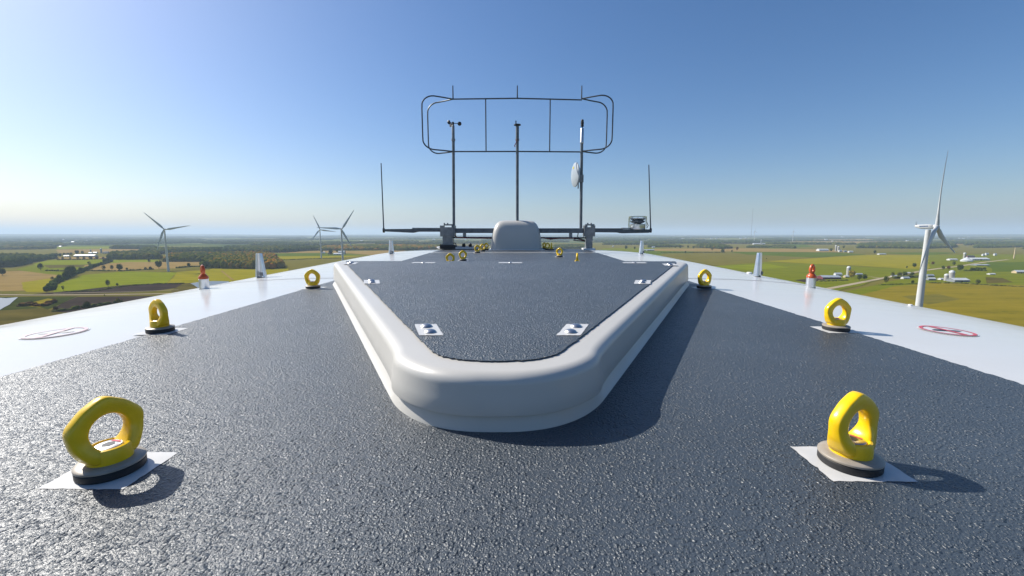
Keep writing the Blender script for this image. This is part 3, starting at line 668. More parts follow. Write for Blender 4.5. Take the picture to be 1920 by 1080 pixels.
def arched(u0, u1, v, hp, label):
    x0, y0 = G(u0, v); x1, _ = G(u1, v); h = hp / F * y0; a = (x1 - x0) / 2
    r = thing('barn', label, 'barn', ((x0 + x1) / 2, y0 + h, 0))
    n = 12; mb = MB(); R0 = [(-a, h * 1.1 * cos(pi * k / n), h * sin(pi * k / n)) for k in range(n + 1)]; R1 = [(a, p[1], p[2]) for p in R0]
    mb.add(R0 + R1, [(k, k + 1, n + 2 + k, n + 1 + k) for k in range(n)]).build('roof', M['roof_white'], r)
    MB().add([(s * (a - .1), p[1] * .98, p[2] * .98) for s in (-1, 1) for p in R0], [tuple(range(n + 1)), tuple(range(n + 1, 2 * n + 2))]).build('wall', M['wall_white'], r)
    return r
def silo(u, v, hp, wp, label, body='concrete', dome='roof_white', group=None):
    x, y = G(u, v); h = hp / F * y; rd = wp / F * y / 2
    r = thing('silo', label, 'silo', (x, y, 0), 0, group)
    pr = []
    for k in range(11):
        z = (h - rd) * k / 10; pr += [(rd, z), (rd * 1.025, z + .1), (rd, z + .2)] if k < 10 else [(rd, z)]
    MB().lathe(pr, 20).build('body', M[body], r)
    MB().lathe([(rd * 1.04 * cos(q * pi / 12), (h - rd) + rd * sin(q * pi / 12)) for q in range(6)] + [(0.02, h)], 20).build('dome', M[dome], r)
    return r
barn(138, 176, 481.3, 3.6, 'wall_white', 'roof_white', 'very long low barn with a bright white roof on the left', 16)
barn(119, 128, 481.5, 2.8, 'wall_grey', 'roof_grey', 'bluish grey shed left of the long white barn', name='shed', cat='shed')
barn(165.5, 172, 476, 3, 'wall_white', 'roof_white', 'white shed at the foot of the shorter left silo', name='shed', cat='shed')
barn(174, 181, 475.5, 3, 'wall_white', 'roof_white', 'white shed between the two left silos', name='shed', cat='shed')
barn(193, 202, 475.5, 4, 'wall_grey', 'roof_dark', 'dark roofed barn right of the taller left silo')
silo(170.5, 475, 7.5, 2.2, 'shorter grey silo of the left farm', 'wall_grey')
silo(190.2, 475, 9.5, 2.8, 'taller dark silo of the left farm', 'wall_grey')
barn(603, 609, 475, 3, 'wall_white', 'roof_white', 'small white house left of the middle farmstead', name='house', cat='house')
barn(615, 622, 477, 3.5, 'wall_red', 'roof_dark', 'dark barn of the farmstead near the middle turbines')
barn(625, 640, 478, 3.5, 'wall_white', 'roof_white', 'white barn beside the middle turbine tower')
barn(634, 646, 476, 5.5, 'wall_white', 'roof_grey', 'tall grey roofed barn beside the middle turbine tower')
silo(647, 477.5, 8, 1.8, 'slim dark silo right of the middle turbine tower', 'wall_grey')
barn(1206, 1213, 470, 2.5, 'wall_white', 'roof_white', 'white shed at the left end of the blue roofed sheds', name='shed', cat='shed')
barn(1213.5, 1227, 470.3, 3, 'wall_grey', 'roof_grey', 'long blue roofed shed beyond the right rear fin', name='shed', cat='shed')
barn(1223, 1228, 465, 3, 'wall_white', 'roof_white', 'brilliant white house above the blue roofed shed', name='house', cat='house')
barn(1148, 1151, 463, 2.2, 'wall_white', 'roof_white', 'tiny white house left of the dark rear trees', name='house', cat='house')
arched(1536, 1554, 470.8, 4.2, 'white arched barn left of the twin silos')
silo(1567, 471, 11, 3, 'left one of the pale twin silos', 'concrete')
silo(1571.5, 471.5, 10, 3, 'right one of the pale twin silos', 'concrete')
barn(1573.5, 1579, 472.5, 4, 'wall_white', 'roof_white', 'white house at the foot of the twin silos', name='house', cat='house')
barn(1583, 1588, 472.7, 3, 'wall_grey', 'roof_grey', 'grey shed right of the twin silos', name='shed', cat='shed')
barn(1592, 1600, 473.5, 3.2, 'wall_white', 'roof_white', 'low white shed ending the twin silo farm', name='shed', cat='shed')
barn(1543, 1577, 524, 7, 'wall_red', 'roof_grey', 'long maroon barn with a blue grey roof below the domed silo', 16)
barn(1567, 1579, 517.5, 6, 'wall_white', 'roof_white', 'white gabled barn behind the long maroon barn')
silo(1590, 519, 20, 6.5, 'pale silo with a white dome beside the golden tree', 'concrete')
barn(1585, 1592, 521, 4.5, 'wall_tan', 'roof_white', 'cream garage at the foot of the domed silo', name='garage', cat='garage')
barn(1606, 1618, 516.5, 4, 'wall_grey', 'roof_grey', 'grey roofed shed behind the golden tree', name='shed', cat='shed')
barn(1649, 1662, 477.5, 2.3, 'wall_white', 'roof_grey', 'low pale shed in the field below the oak wood', name='shed', cat='shed')
barn(1694, 1706, 523.5, 4.5, 'wall_white', 'roof_grey', 'white farmhouse among trees past the road bend', name='house', cat='house')
barn(1699, 1708, 513.5, 3, 'wall_tan', 'roof_white', 'pale shed on the road past the bend', name='shed', cat='shed')
barn(1675, 1683, 520, 4, 'wall_white', 'roof_grey', 'small white house between the olive trees', name='house', cat='house')
barn(1741, 1755, 526, 5.5, 'wall_grey', 'roof_white', 'white roofed shed touching the big tower on its right', name='shed', cat='shed')
barn(1740, 1752, 519.5, 5, 'wall_grey', 'roof_grey', 'grey roofed shed just behind the white roofed shed', name='shed', cat='shed')
silo(1773.5, 527, 14, 6.5, 'shorter domed silo of the pair right of the big turbine', 'concrete')
silo(1783, 527.5, 21, 8.5, 'taller domed silo of the pair right of the big turbine', 'concrete')
barn(1764, 1770, 525.5, 4, 'wall_white', 'roof_white', 'little white shed left of the silo pair', name='shed', cat='shed')
barn(1790, 1818, 529.5, 7.5, 'wall_grey', 'roof_white', 'long white roofed shed right of the silo pair', 14, name='shed', cat='shed')
barn(1781, 1796, 488.5, 3.5, 'wall_white', 'roof_white', 'low white barn left of the grey cone roof')
silo(1808, 484.5, 11, 4, 'tan silo of the upper right farmstead', 'concrete')
barn(1815, 1828, 484, 5, 'wall_red', 'roof_dark', 'dark maroon barn right of the tan silo')
x, y = G(1812, 490.5)
r = thing('grain_bin', 'wide grain bin with a shallow grey cone roof', 'grain bin', (x, y, 0)); k_ = y / F
MB().lathe([(8.5 * k_, 0), (8.5 * k_, 2.4 * k_)], 24).build('wall', M['wall_white'], r); MB().lathe([(9 * k_, 2.4 * k_), (1 * k_, 8 * k_), (.8 * k_, 8.6 * k_), (.02, 9 * k_)], 24).build('roof', M['roof_white'], r)
barn(1823, 1856, 488.5, 5, 'wall_white', 'roof_white', 'long dazzling white building of the upper right farm', 22)
barn(1831, 1856, 498.5, 2.6, 'wall_grey', 'roof_grey', 'low grey roofed shed under the long white building', name='shed', cat='shed')
barn(1843, 1847, 480, 4, 'wall_white', 'roof_white', 'left of the three small white houses at upper right', name='house', cat='house')
barn(1849, 1854, 479, 5, 'wall_white', 'roof_white', 'middle of the three small white houses at upper right', name='house', cat='house')
barn(1865, 1869, 479.5, 4.5, 'wall_white', 'roof_white', 'right of the three small white houses at upper right', name='house', cat='house')
barn(1856, 1867, 515.5, 3, 'wall_white', 'roof_white', 'small white shed alone in the right green field', name='shed', cat='shed')
barn(1906, 1925, 513, 6, 'wall_tan', 'roof_white', 'tan shed at the right edge of the photo', name='shed', cat='shed')
silo(1427, 458.5, 9, 2.4, 'grey silo of the far farm left of the far turbines', 'wall_grey')
barn(1413, 1426, 458.6, 2.6, 'wall_white', 'roof_white', 'far white barn at the foot of the grey silo')
barn(1429, 1435, 458.8, 3, 'wall_grey', 'roof_white', 'far grey barn right of the grey silo')
x, y = G(1901, 485)
r = thing('derrick', 'tan upright tower with a side boom at the right edge', 'tower', (x, y, 0)); k_ = y / F
MB().tube([(0, 0, 0), (0, 0, 21 * k_)], [1.3 * k_, .7 * k_], 6).build('column', M['wall_tan'], r)
MB().tube([(0, 0, 20.4 * k_), (14 * k_, 0, 21.6 * k_)], [.4 * k_, .25 * k_], 6).build('boom', M['wall_tan'], r)
FAR = [(105, 457), (105, 461), (110, 463), (133, 455), (161, 452), (117, 450), (212, 455), (429, 457), (663, 442), (676, 442), (675, 452), (691, 456), (700, 460), (633, 464), (811, 450), (871, 450), (1118, 447), (1137, 448), (1134, 452), (1249, 443), (1256, 443), (1260, 443), (1283, 441.5), (1346, 439.8),
       (1366, 443), (1332, 448), (1342, 448), (1387, 448), (1397, 447), (1321, 453.5), (1278, 448), (1700, 452), (1713, 451), (1721, 451), (1729, 450.5), (1706, 450), (1560, 453), (1547, 450), (1577, 446), (1805, 448), (1798, 448), (1815, 446), (1845, 451), (1880, 457), (1908, 450), (1552, 452), (1163, 446)]
FAR.sort()
FL = ['%s from the left of the far white building specks on the plain' % (str(k + 1) + ('th' if 10 < (k + 1) % 100 < 14 else {1: 'st', 2: 'nd', 3: 'rd'}.get((k + 1) % 10, 'th'))) for k in range(len(FAR))]
for i, (u, v) in enumerate(FAR):
    wd = random.uniform(2.4, 5.5); barn(u, u + wd, max(v, 442), random.uniform(1.3, 2.2), 'wall_white', 'roof_white', FL[i], name='building', cat='building', group='specks of white buildings on the plain', door=False)

# ------------------------------------------------------------------ wind turbines
def airfoil(ch, th, tw, z, pre):
    pts = []
    for k in range(12):
        a = 2 * pi * k / 12; x = ch * (0.5 * cos(a) + .18); y = th * .5 * sin(a) * (1 - .35 * cos(a) if ch > 2.5 else 1)
        pts.append((x * cos(tw) - y * sin(tw), x * sin(tw) + y * cos(tw) - pre, z))
    return pts
def turbine(u, hubv, basez, dist, tw_h, R, phase, yaw, label, group):
    x = (u - 960) / F * (dist * cos(PITCH) - (0) * 0) ; 
    d = ray(u, hubv); t_ = dist / d.y; x = d.x * t_; zh = CAM_Z + d.z * t_
    s = R / 50.0
    # hub centre is forward of the tower axis
    fx, fy = sin(yaw), -cos(yaw)
    tx, ty = x - fx * 4.2 * s, dist - fy * 4.2 * s
    r = thing('wind_turbine', label, 'wind turbine', (tx, ty, 0), yaw, group)
    prof = [(2.4, 0), (2.3, 1), (2.05, zh * .3), (1.75, zh * .65), (1.4, zh - 1.9 * s)]
    MB().lathe([(a * (1 if i < 9 else 1), z) for i, (a, z) in enumerate(prof)], 28).build('tower', M['turbine'], r)
    nb = MB(); rg = []
    for yy, a, c, dz in ((-2.4, .95, 1.1, 0), (-1.8, 1.45, 1.5, 0), (0, 1.6, 1.6, .05), (3.4, 1.55, 1.5, .05), (6.2, 1.3, 1.0, .45), (7.0, .8, .7, .6)):
        rg.append([(a * s * (abs(cos(q)) ** .5) * (1 if cos(q) >= 0 else -1), yy * s, zh + (dz + c * (abs(sin(q)) ** .5) * (1 if sin(q) >= 0 else -1)) * s) for q in [2 * pi * k / 24 for k in range(24)]])
    nb.rings(rg, cap0=True, cap1=True).build('nacelle', M['turbine'], r)
    MB().box(-1.5 * s, 1.5 * s, 6.4 * s, 6.6 * s, zh + 1.5 * s, zh + 1.7 * s).tube([(-1 * s, 6.5 * s, zh + 1.4 * s), (-1 * s, 6.5 * s, zh + 3.6 * s)], .08 * s, 5).tube([(1 * s, 6.5 * s, zh + 1.4 * s), (1 * s, 6.5 * s, zh + 3.6 * s)], .08 * s, 5).build('sensor_mast', M['galv'], r)
    if dist < 400:
        for k_, (a_, b_) in enumerate([(.3, .75), (.95, 1.2), (1.4, 1.6), (1.8, 2.25), (2.5, 2.9), (3.1, 3.3), (3.5, 3.9), (4.1, 4.6)]):
            MB().box(-1.66 * s, -1.61 * s, (a_ - .2) * s, (b_ - .2) * s, zh + .05 * s, zh + .75 * s).build('lettering', M['letter_blue'], r)
    hub = MB().lathe([(1.45 * s, 0), (1.6 * s, .6 * s), (1.55 * s, 1.6 * s), (1.2 * s, 2.5 * s), (.6 * s, 3.0 * s), (.05, 3.2 * s)], 24).xf(Matrix.Translation((0, -2.4 * s, zh)) @ Matrix.Rotation(pi / 2, 4, 'X')).build('hub', M['turbine'], r)
    st = [(0, 2.0, 2.0, .2), (.04, 1.9, 1.9, .2), (.10, 2.6, 1.5, .19), (.19, 3.5, 1.0, .15), (.3, 3.1, .75, .11), (.45, 2.5, .5, .07), (.6, 2.0, .36, .04), (.75, 1.5, .25, .02), (.88, 1.1, .16, .01), (.96, .75, .1, 0), (1.0, .15, .04, 0)]
    rg = [airfoil(ch * s * 1.35, th * s * 1.15, tw, 1.2 * s + q * (R - 1.2 * s), 2.2 * s * q * q) for q, ch, th, tw in st]
    bl = MB().rings(rg, cap0=True, cap1=True).mesh('blade', M['blade'])
    for k in range(3):
        o = link('blade', bl, r); o.location = (0, -4.2 * s, zh); o.rotation_euler = (0, phase + k * 2 * pi / 3, 0)
    return r
YAW = radians(31)
GT = 'wind turbines of the neighbouring rows'
turbine(1757, 425, 0, 280, 85, 48, radians(-8), radians(34), 'nearest white wind turbine, its tower filling the right side', GT)
turbine(307.5, 430.2, 0, 912, 90, 46, radians(-41), YAW, 'wind turbine on the left with one blade pointing up left', GT)
turbine(640.4, 429.5, 0, 900, 90, 48, radians(33), YAW, 'larger of the two middle turbines, blade reaching up right', GT)
turbine(600, 430.5, 0, 1414, 95, 50, radians(-22), YAW, 'smaller middle turbine just left of the larger one', GT)
turbine(1416, 433.5, 0, 4300, 90, 45, radians(-6), YAW, 'tiny far turbine directly right of the guyed mast', GT)
turbine(1488.5, 433, 0, 4400, 90, 46, radians(-2), YAW, 'tiny far turbine farther right of the guyed mast', GT)
x = (1405 - 960) / F * 5000
r = thing('guyed_mast', 'very tall hair thin lattice mast on the right horizon', 'mast', (x, 5000, 0))
hm = 375; mb = MB()
for k in range(3):
    a = k * 2.094; mb.tube([(1.3 * cos(a), 1.3 * sin(a), 0), (1.3 * cos(a), 1.3 * sin(a), hm)], .45, 4)
for j in range(62):
    z = j * 6
    for k in range(3):
        a = k * 2.094; c = a + 2.094; mb.tube([(1.3 * cos(a), 1.3 * sin(a), z), (1.3 * cos(c), 1.3 * sin(c), z + 6)], .22, 4, False)
mb.build('lattice', M['wall_grey'], r)

# ------------------------------------------------------------------ the nacelle
YR = 8.35                                   # rear end of the roof
KN = [(0, 0), (1.0, 0), (1.34, 0), (1.5, .003), (1.75, .008), (2.0, .02), (2.2, .037), (2.4, .06), (2.6, .095), (2.8, .145), (3.0, .22), (3.15, .31), (3.28, .43), (3.38, .58), (3.44, .8), (3.46, 1.2), (3.44, 1.8), (3.3, 2.5), (3.0, 3.0), (2.4, 3.3), (0, 3.4)]
def drop(xx):
    xx = abs(xx - XC)
    for (a, p), (b_, q) in zip(KN, KN[1:]):
        if xx <= b_: return p + (q - p) * (xx - a) / (b_ - a)
    return 3
nac = thing('nacelle', 'white nacelle roof with dark anti-skid walkway filling the foreground', 'nacelle', (0, 0, 0), 0, nac=True)
half = [(x_, -z_) for x_, z_ in KN]
prof = [(XC - x_, z_) for x_, z_ in half[::-1]] + [(XC + x_, z_) for x_, z_ in half[1:-1]]
st = [(-2.6, 0.0, 0)] + [(y_, 0, 0) for y_ in (-1.5, -.5, 0, .5, 1, 1.5, 2, 2.5, 3, 3.38)] + [(y_, 0, 0) for y_ in (3.4, 4, 4.6, 5.2, 5.8, 6.4, 7.0, 7.5)] + [(7.8, .01, .003), (8.05, .03, .012), (8.22, .07, .04), (8.32, .13, .1), (8.36, .22, .2), (8.38, .4, .45), (8.38, 1.0, 1.2)]
rg = []
for y_, inn, dn in st:
    rg.append([(XC + (p[0] - XC) * (1 - inn * .35), y_, p[1] - dn if p[1] > -1.6 else max(p[1] + dn, -1.7)) for p in prof])
MB().rings(rg, cap0=True, cap1=True).build('roof_shell', M['gelcoat'], nac, 50)
MB().lathe([(2.1, -80.2), (1.7, -30), (1.35, -3.2)], 32, (XC, -.2, 0)).build('tower', M['turbine'], nac)
# anti-skid coating in two fields, real 3 mm skins with rough edges
def coat(y0, y1, name='anti_skid_coating', hw=1.343):
    # crisp border with millimetre wobble
    n = int((y1 - y0) / 0.012); vs = []; fs = []
    xs = [-1, -.66, -.33, 0, .33, .66, 1]
    for i in range(n + 1):
        y_ = y0 + (y1 - y0) * i / n
        wl = random.gauss(0, .0022); wr = random.gauss(0, .0022)
        for s in xs:
            xx = XC + s * hw + (wl if s == -1 else wr if s == 1 else 0); vs.append((xx, y_, .003 - drop(xx) - (.003 * max(0, y_ - 7.5) if y_ > 7.5 else 0)))
    m_ = len(xs)
    for i in range(n):
        for k in range(m_ - 1): fs.append((i * m_ + k, i * m_ + k + 1, (i + 1) * m_ + k + 1, (i + 1) * m_ + k))
    return MB().add(vs, fs).build(name, M['grit'], nac)
coat(-2.4, 3.37); coat(3.43, 6.84); coat(7.02, 8.12)
# panel seams
def seam(y_, wd=.012, bow=0.0, x0=-3.3, x1=3.3, m='seam', zz=.0022):
    n = 60; vs = []
    for i in range(n + 1):
        xx = XC + x0 + (x1 - x0) * i / n; yy = y_ + bow * (xx - XC) ** 2
        for s in (-.5, .5): vs.append((xx, yy + s * wd, zz - drop(xx)))
    return MB().add(vs, [(2 * i, 2 * i + 1, 2 * i + 3, 2 * i + 2) for i in range(n)]).build('panel_seam', M[m], nac)
seam(3.40, .020); seam(6.93, .012)
# unpainted squares
def patch(x0, x1, y0, y1, z=.0037, parent=nac):
    v_ = []; n = 14
    for i in range(n + 1): v_.append((x0 + (x1 - x0) * i / n + random.gauss(0, .0006), y0 + random.gauss(0, .0008)))
    for i in range(1, n): v_.append((x1 + random.gauss(0, .0008), y0 + (y1 - y0) * i / n))
    for i in range(n + 1): v_.append((x1 + (x0 - x1) * i / n, y1 + random.gauss(0, .0008)))
    for i in range(1, n): v_.append((x0 + random.gauss(0, .0008), y1 + (y0 - y1) * i / n))
    zf = z if callable(z) else (lambda a, c: z - drop(a))
    return MB().add([(a, c, zf(a, c)) for a, c in v_], [tuple(range(len(v_)))]).build('bare_patch', M['patch'], parent)
# no-step signs printed on the shell
def sign(cx, cy, rr, ring='red', foot='ink', rz=0.0):
    def disc(r0, r1, z, m, n=48):
        vs = []; 
        for k in range(n):
            a = 2 * pi * k / n
            for q in (r0, r1):
                xx = cx + q * cos(a); vs.append((xx, cy + q * sin(a), z - drop(xx)))
        return vs, [(2 * k, 2 * k + 1, (2 * k + 3) % (2 * n), (2 * k + 2) % (2 * n)) for k in range(n)], m
    sg = None
    def put(vs, fs, m, parent=nac, name='no_step_sign'):
        return MB().add(vs, fs).build(name, M[m], parent)
    root_ = put(*disc(.001, rr * 1.06, .0018, 'decal_white'))
    def poly(pts, z, m, name):
        P = []
        for px_, py_ in pts:
            a = px_ * cos(rz) - py_ * sin(rz); c = px_ * sin(rz) + py_ * cos(rz); P.append((cx + a * rr, cy + c * rr, z - drop(cx + a * rr)))
        put(P, [tuple(range(len(P)))], m, root_, name)
    poly([(-.62, .12), (-.35, .24), (.0, .16), (.3, .2), (.62, .1), (.66, -.05), (.4, -.16), (.1, -.06), (-.2, -.14), (-.5, -.1), (-.66, 0)], .0030, foot, 'footprint')
    put(*disc(rr * .87, rr, .0036, ring), root_, 'ring')
    poly([(-.10, -.88), (.14, -.88), (.10, .88), (-.14, .88)], .0042, ring, 'bar')
xs_, ys_ = L(1776, 617); sign(xs_, ys_, .083)
xs_, ys_ = L(104, 621); sign(xs_, ys_, .092, 'pink', 'seam', .2)
# a black smudge of a strap end at both picture edges
# ------------------------------------------------------------------ roof hatch
ctl = [(0, .784), (.06, .786), (.125, .806), (.184, .848), (.232, .908), (.266, .975), (.42, 1.285), (.70, 1.851), (.98, 2.416), (1.20, 2.86), (1.30, 3.05), (1.18, 3.08), (.6, 3.08), (0, 3.08)]
full = [(XC + x_, y_) for x_, y_ in ctl] + [(XC - x_, y_) for x_, y_ in ctl[1:-1][::-1]]

hatch = thing('roof_hatch', 'wedge shaped raised hatch with white rounded rim and dark gritty top', 'hatch', (0, 0, 0), 0, nac=True)
def tz(y_): return .1225 + .0172 * (y_ - .87)
def outl(off, side=0.0):
    p = [(a - (side if c > .93 else 0) * (1 if a > XC else -1), c) for a, c in offset(full, off)]
    return chaikin([(a, c + (max(0, off - .014) * .72 if c > 2.93 else 0)) for a, c in p], 3)
def hring(off, zf, side=0.0): return [(p[0], p[1], zf(p[1])) for p in outl(off, side)]
MB().rings([hring(-.002, lambda y_: -.01), hring(.0, lambda y_: .001), hring(.004, lambda y_: .003), hring(.0085, lambda y_: .02, .008), hring(.0135, lambda y_: .038, .018), hring(.02, lambda y_: .055, .02)]).build('plinth', M['hatch_gelcoat'], hatch)
pr = [(.03, lambda y_: .043), (.003, lambda y_: .0375), (-.002, lambda y_: .038), (-.003, lambda y_: .041)]
pr += [(.000, lambda y_: .046 + (tz(y_) - .046) * .3), (.003, lambda y_: tz(y_) - .026)]
for k in range(1, 11):
    a = pi / 2 * k / 10
    pr.append((.003 + .029 * (1 - cos(a)), lambda y_, a=a: tz(y_) - .026 + .0245 * sin(a)))
pr.append((.072, lambda y_: tz(y_)))
pr.append((.16, lambda y_: tz(y_) + .0004))
MB().rings([hring(o_, f_, .017) for o_, f_ in pr], cap1=True).build('cover', M['hatch_gelcoat'], hatch, 60)
# gritty top skin, crumbly edge
edge = outl(.074, .012); ep = []
for i in range(len(edge)):
    a = Vector(edge[i]); c = Vector(edge[(i + 1) % len(edge)]); n = max(1, int((c - a).length / .008))
    for k in range(n): ep.append(a + (c - a) * k / n + Vector((random.gauss(0, .0014), random.gauss(0, .0014))))
bm = bmesh.new(); bm.faces.new([bm.verts.new((p.x, p.y, tz(p.y) + .0035)) for p in ep]); me = bpy.data.meshes.new('top_coating'); bm.to_mesh(me); bm.free(); me.materials.append(M['grit']); link('top_coating', me, hatch)
def bolt_plate(x0, y0, sx=.062, sy=.105, sk=0.0, nb=2):
    sgn = 1 if x0 < XC else -1
    pts = [(-sx / 2 - sgn * sk, sy / 2), (sx / 2 - sgn * sk, sy / 2), (sx / 2 + sgn * sk, -sy / 2), (-sx / 2 + sgn * sk, -sy / 2)]
    P = []
    for i in range(4):
        a = Vector(pts[i]); c = Vector(pts[(i + 1) % 4])
        for k in range(8): q = a + (c - a) * k / 8; P.append((x0 + q.x + random.gauss(0, .0006), y0 + q.y + random.gauss(0, .0006)))
    MB().add([(a, c, tz(c) + .0046) for a, c in P], [tuple(range(len(P)))]).build('bare_patch', M['patch'], hatch)
    for k in (range(2) if nb == 2 else [0]):
        yy = y0 + (1 if k else -1) * min(.029, sy * .25); xx = x0 + (sgn * -sk * (.55 if k else -.55))
        MB().lathe([(r_ * (1 if sy > .1 else .62), z_ * (1 if sy > .1 else .5)) for r_, z_ in ((.0158, 0), (.0162, .001), (.0145, .0038), (.010, .0065), (.005, .0078), (.001, .0081))], 24, (xx, yy, tz(yy) + .0047)).build('bolt', M['bright'], hatch)
for (u, v, z0) in ((803, 621, .126), (1075, 621, .126)):
    xx, yy = L(u, v, z0); bolt_plate(xx, yy, .062, .118, .020)
for (u, v, z0) in ((683, 527.5, .148), (1219, 528, .148)):
    xx, yy = L(u, v, z0); xx += .035 * (1 if xx < 0 else -1); bolt_plate(xx, yy, .075, .12, .02)
for (u, v, z0) in ((646, 494, .158), (1268, 496.5, .157)):
    xx, yy = L(u, v, z0); xx += .05 * (1 if xx < 0 else -1); bolt_plate(xx, yy - .02, .085, .12, .01)
for u in (798, 957, 1184):
    xx, yy = L(u, 491.8, .159); bolt_plate(xx, 2.93, .16, .06, 0)

# ------------------------------------------------------------------ hood
xh, yh = L(968, 469.3)
hood = thing('roof_hood', 'smooth white box hood in the middle of the far roof', 'hood', (xh, yh, 0), 0, nac=True)
def sq(c, e): return (abs(c) ** e) * (1 if c >= 0 else -1)
rg = []; NH = 72
for i in range(19):
    p = pi / 2 * i / 18; cz = sq(sin(p), .62); cr = sq(cos(p), .30)
    rg.append([( (.475 - .045 * cz) * cr * sq(cos(2 * pi * k / NH), .34), .42 + (.42) * cr * sq(sin(2 * pi * k / NH), .34) + .06 * cz, .535 * cz) for k in range(NH)])
MB().rings(rg, cap1=True).build('shell', M['hatch_gelcoat'], hood, 60)
MB().box(-.5, .5, -.02, .9, .0045, .012).build('flange', M['white'], hood)

# ------------------------------------------------------------------ lifting eyes
def eye_mesh():
    mb = MB(); n = 60; rg = []
    for k in range(n):
        a = 2 * pi * k / n
        R_ = .0505 * (1 + .036 * cos(5 * (a - pi / 2)) + .010 * cos(10 * (a - pi / 2))); ri = .0262 + .0035 * max(0, -sin(a)) ** 2
        yc = .0105 + .0125 * max(0, -sin(a)) ** 1.5; mid = (R_ + ri) / 2; hb = (R_ - ri) / 2
        ring = []
        for j in range(16):
            q = 2 * pi * j / 16; rr = mid + hb * sq(cos(q), .45); yy = yc * sq(sin(q), .45)
            ring.append((rr * cos(a), yy, .0685 + rr * sin(a) * (1.09 if sin(a) > 0 else 1)))
        rg.append(ring)
    mb.rings(rg, close=True)
    mb.lathe([(.020, .0205), (.0300, .0205), (.0302, .028), (.0290, .040), (.0275, .0440), (.0240, .0450), (.0218, .0435), (.020, .036)], 36, cap=False)
    return mb
eye0 = None
def make_eye(x_, y_, rz, label, orange=False):
    global eye0
    z_ = -drop(x_) + .0038
    if eye0: return dup(eye0, (x_, y_, z_), rz, label, 'yellow lifting eyes on the roof', True)
    r = thing('lifting_eye', label, 'lifting eye', (x_, y_, z_), rz, 'yellow lifting eyes on the roof', True)
    eye_mesh().build('ring', M['yellow'], r, 50)
    MB().lathe([(.0435, .0), (.0450, .002), (.0450, .0115), (.0435, .0130)], 48).build('rubber_pad', M['rubber'], r)
    MB().lathe([(.0430, .0132), (.0455, .0140), (.0455, .0168), (.0445, .0180), (.036, .0204), (.02, .0206)], 48).build('washer', M['steel'], r)
    bh = MB().lathe([(.0195, .025), (.0195, .0430), (.0175, .0444), (.010, .0446)], 24).build('bolt_head', M['bright'], r)
    MB().lathe([(.009, .0447), (.009, .0451), (.001, .0451)], 6).build('socket', M['black'], bh)
    a = MB(); a.add([(.011, -.010, .0452), (.016, -.006, .0452), (.012, .010, .0452), (.008, .009, .0452)], [(0, 1, 2, 3)]); a.build('red_mark', M['red'], bh)
    eye0 = r; return r
EY = [  # u, v of the pad centre, turn, patch?, label
 (210, 880, 72, 1, 'nearest left yellow lifting eye, seen face on'),
 (1592, 868, 21, 1, 'nearest right yellow lifting eye, seen nearly edge on'),
 (301, 621, -25, 1, 'yellow lifting eye at the left walkway edge, second from the camera'),
 (1567, 618, 6, 1, 'yellow lifting eye at the right walkway edge, second from the camera'),
 (587, 540, 0, 1, 'yellow lifting eye by the left rear hatch corner'),
 (1320, 540, 18, 1, 'yellow lifting eye by the right rear hatch corner'),
 (868, 488.5, 18, 1, 'fully visible eye just behind the hatch on the left'),
 (1049, 481.5, -28, 1, 'eye standing alone right of the hood, on its own patch'),
 (895, 473.8, 15, 1, 'nearest of the three eyes left of the hood'),
 (905, 470.6, 30, 0, 'middle one of the three eyes left of the hood'),
 (912, 468.2, -25, 0, 'farthest of the three eyes left of the hood, touching it'),
 (1020.5, 466.5, 50, 0, 'eye half hidden by the right side of the hood'),
 (1026.5, 468, -20, 0, 'middle one of the three eyes right of the hood'),
 (1034, 468.8, 80, 0, 'edge on eye, outermost of the three right of the hood'),
]
for u, v, tr, pt, lb in EY:
    xx, yy = L(u, v, .004); make_eye(xx, yy, radians(tr), lb)
    if pt: patch(xx - .065, xx + .067, yy - .053, yy + .055)
make_eye(-.72, 4.62, radians(-8), 'eye left behind the hatch with only its top arc showing'); make_eye(.655, 4.62, radians(80), 'edge on eye right behind the hatch, only its tip showing')

# orange eyes on aluminium stubs
def orange_eye(u, v, rz, label, first=[None]):
    xx, yy = L(u, v, -.055); z_ = -drop(xx)
    if first[0]: return dup(first[0], (xx, yy, z_), rz, label, 'orange swivel eyes on aluminium stubs', True)
    r = thing('anchor_eye', label, 'anchor eye', (xx, yy, z_), rz, 'orange swivel eyes on aluminium stubs', True)
    MB().lathe([(.031, -.03), (.031, .072), (.028, .074)], 28).build('stub', M['alu'], r)
    MB().lathe([(.033, -.004), (.033, .004), (.031, .004)], 28).build('foot_gasket', M['seam'], r)
    mb = MB().lathe([(.029, .074), (.032, .077), (.032, .086), (.025, .096), (.016, .108)], 24)
    n = 40; rg = []
    for k in range(n):
        a = 2 * pi * k / n; el = 1.22 if sin(a) > 0 else 1.0; rg.append([((.018 + .010 * cos(q)) * cos(a), .011 * sin(q), .132 + (.022 * el + .011 * cos(q)) * sin(a) * (1.15 if sin(a) > 0 else 1)) for q in [2 * pi * j / 10 for j in range(10)]])
    mb.rings(rg, close=True).build('eye', M['orange'], r); first[0] = r; return r
orange_eye(384, 545, radians(-40), 'orange anchor eye on an aluminium stub, left side')
orange_eye(1519, 543, radians(24), 'orange anchor eye on an aluminium stub, right side')

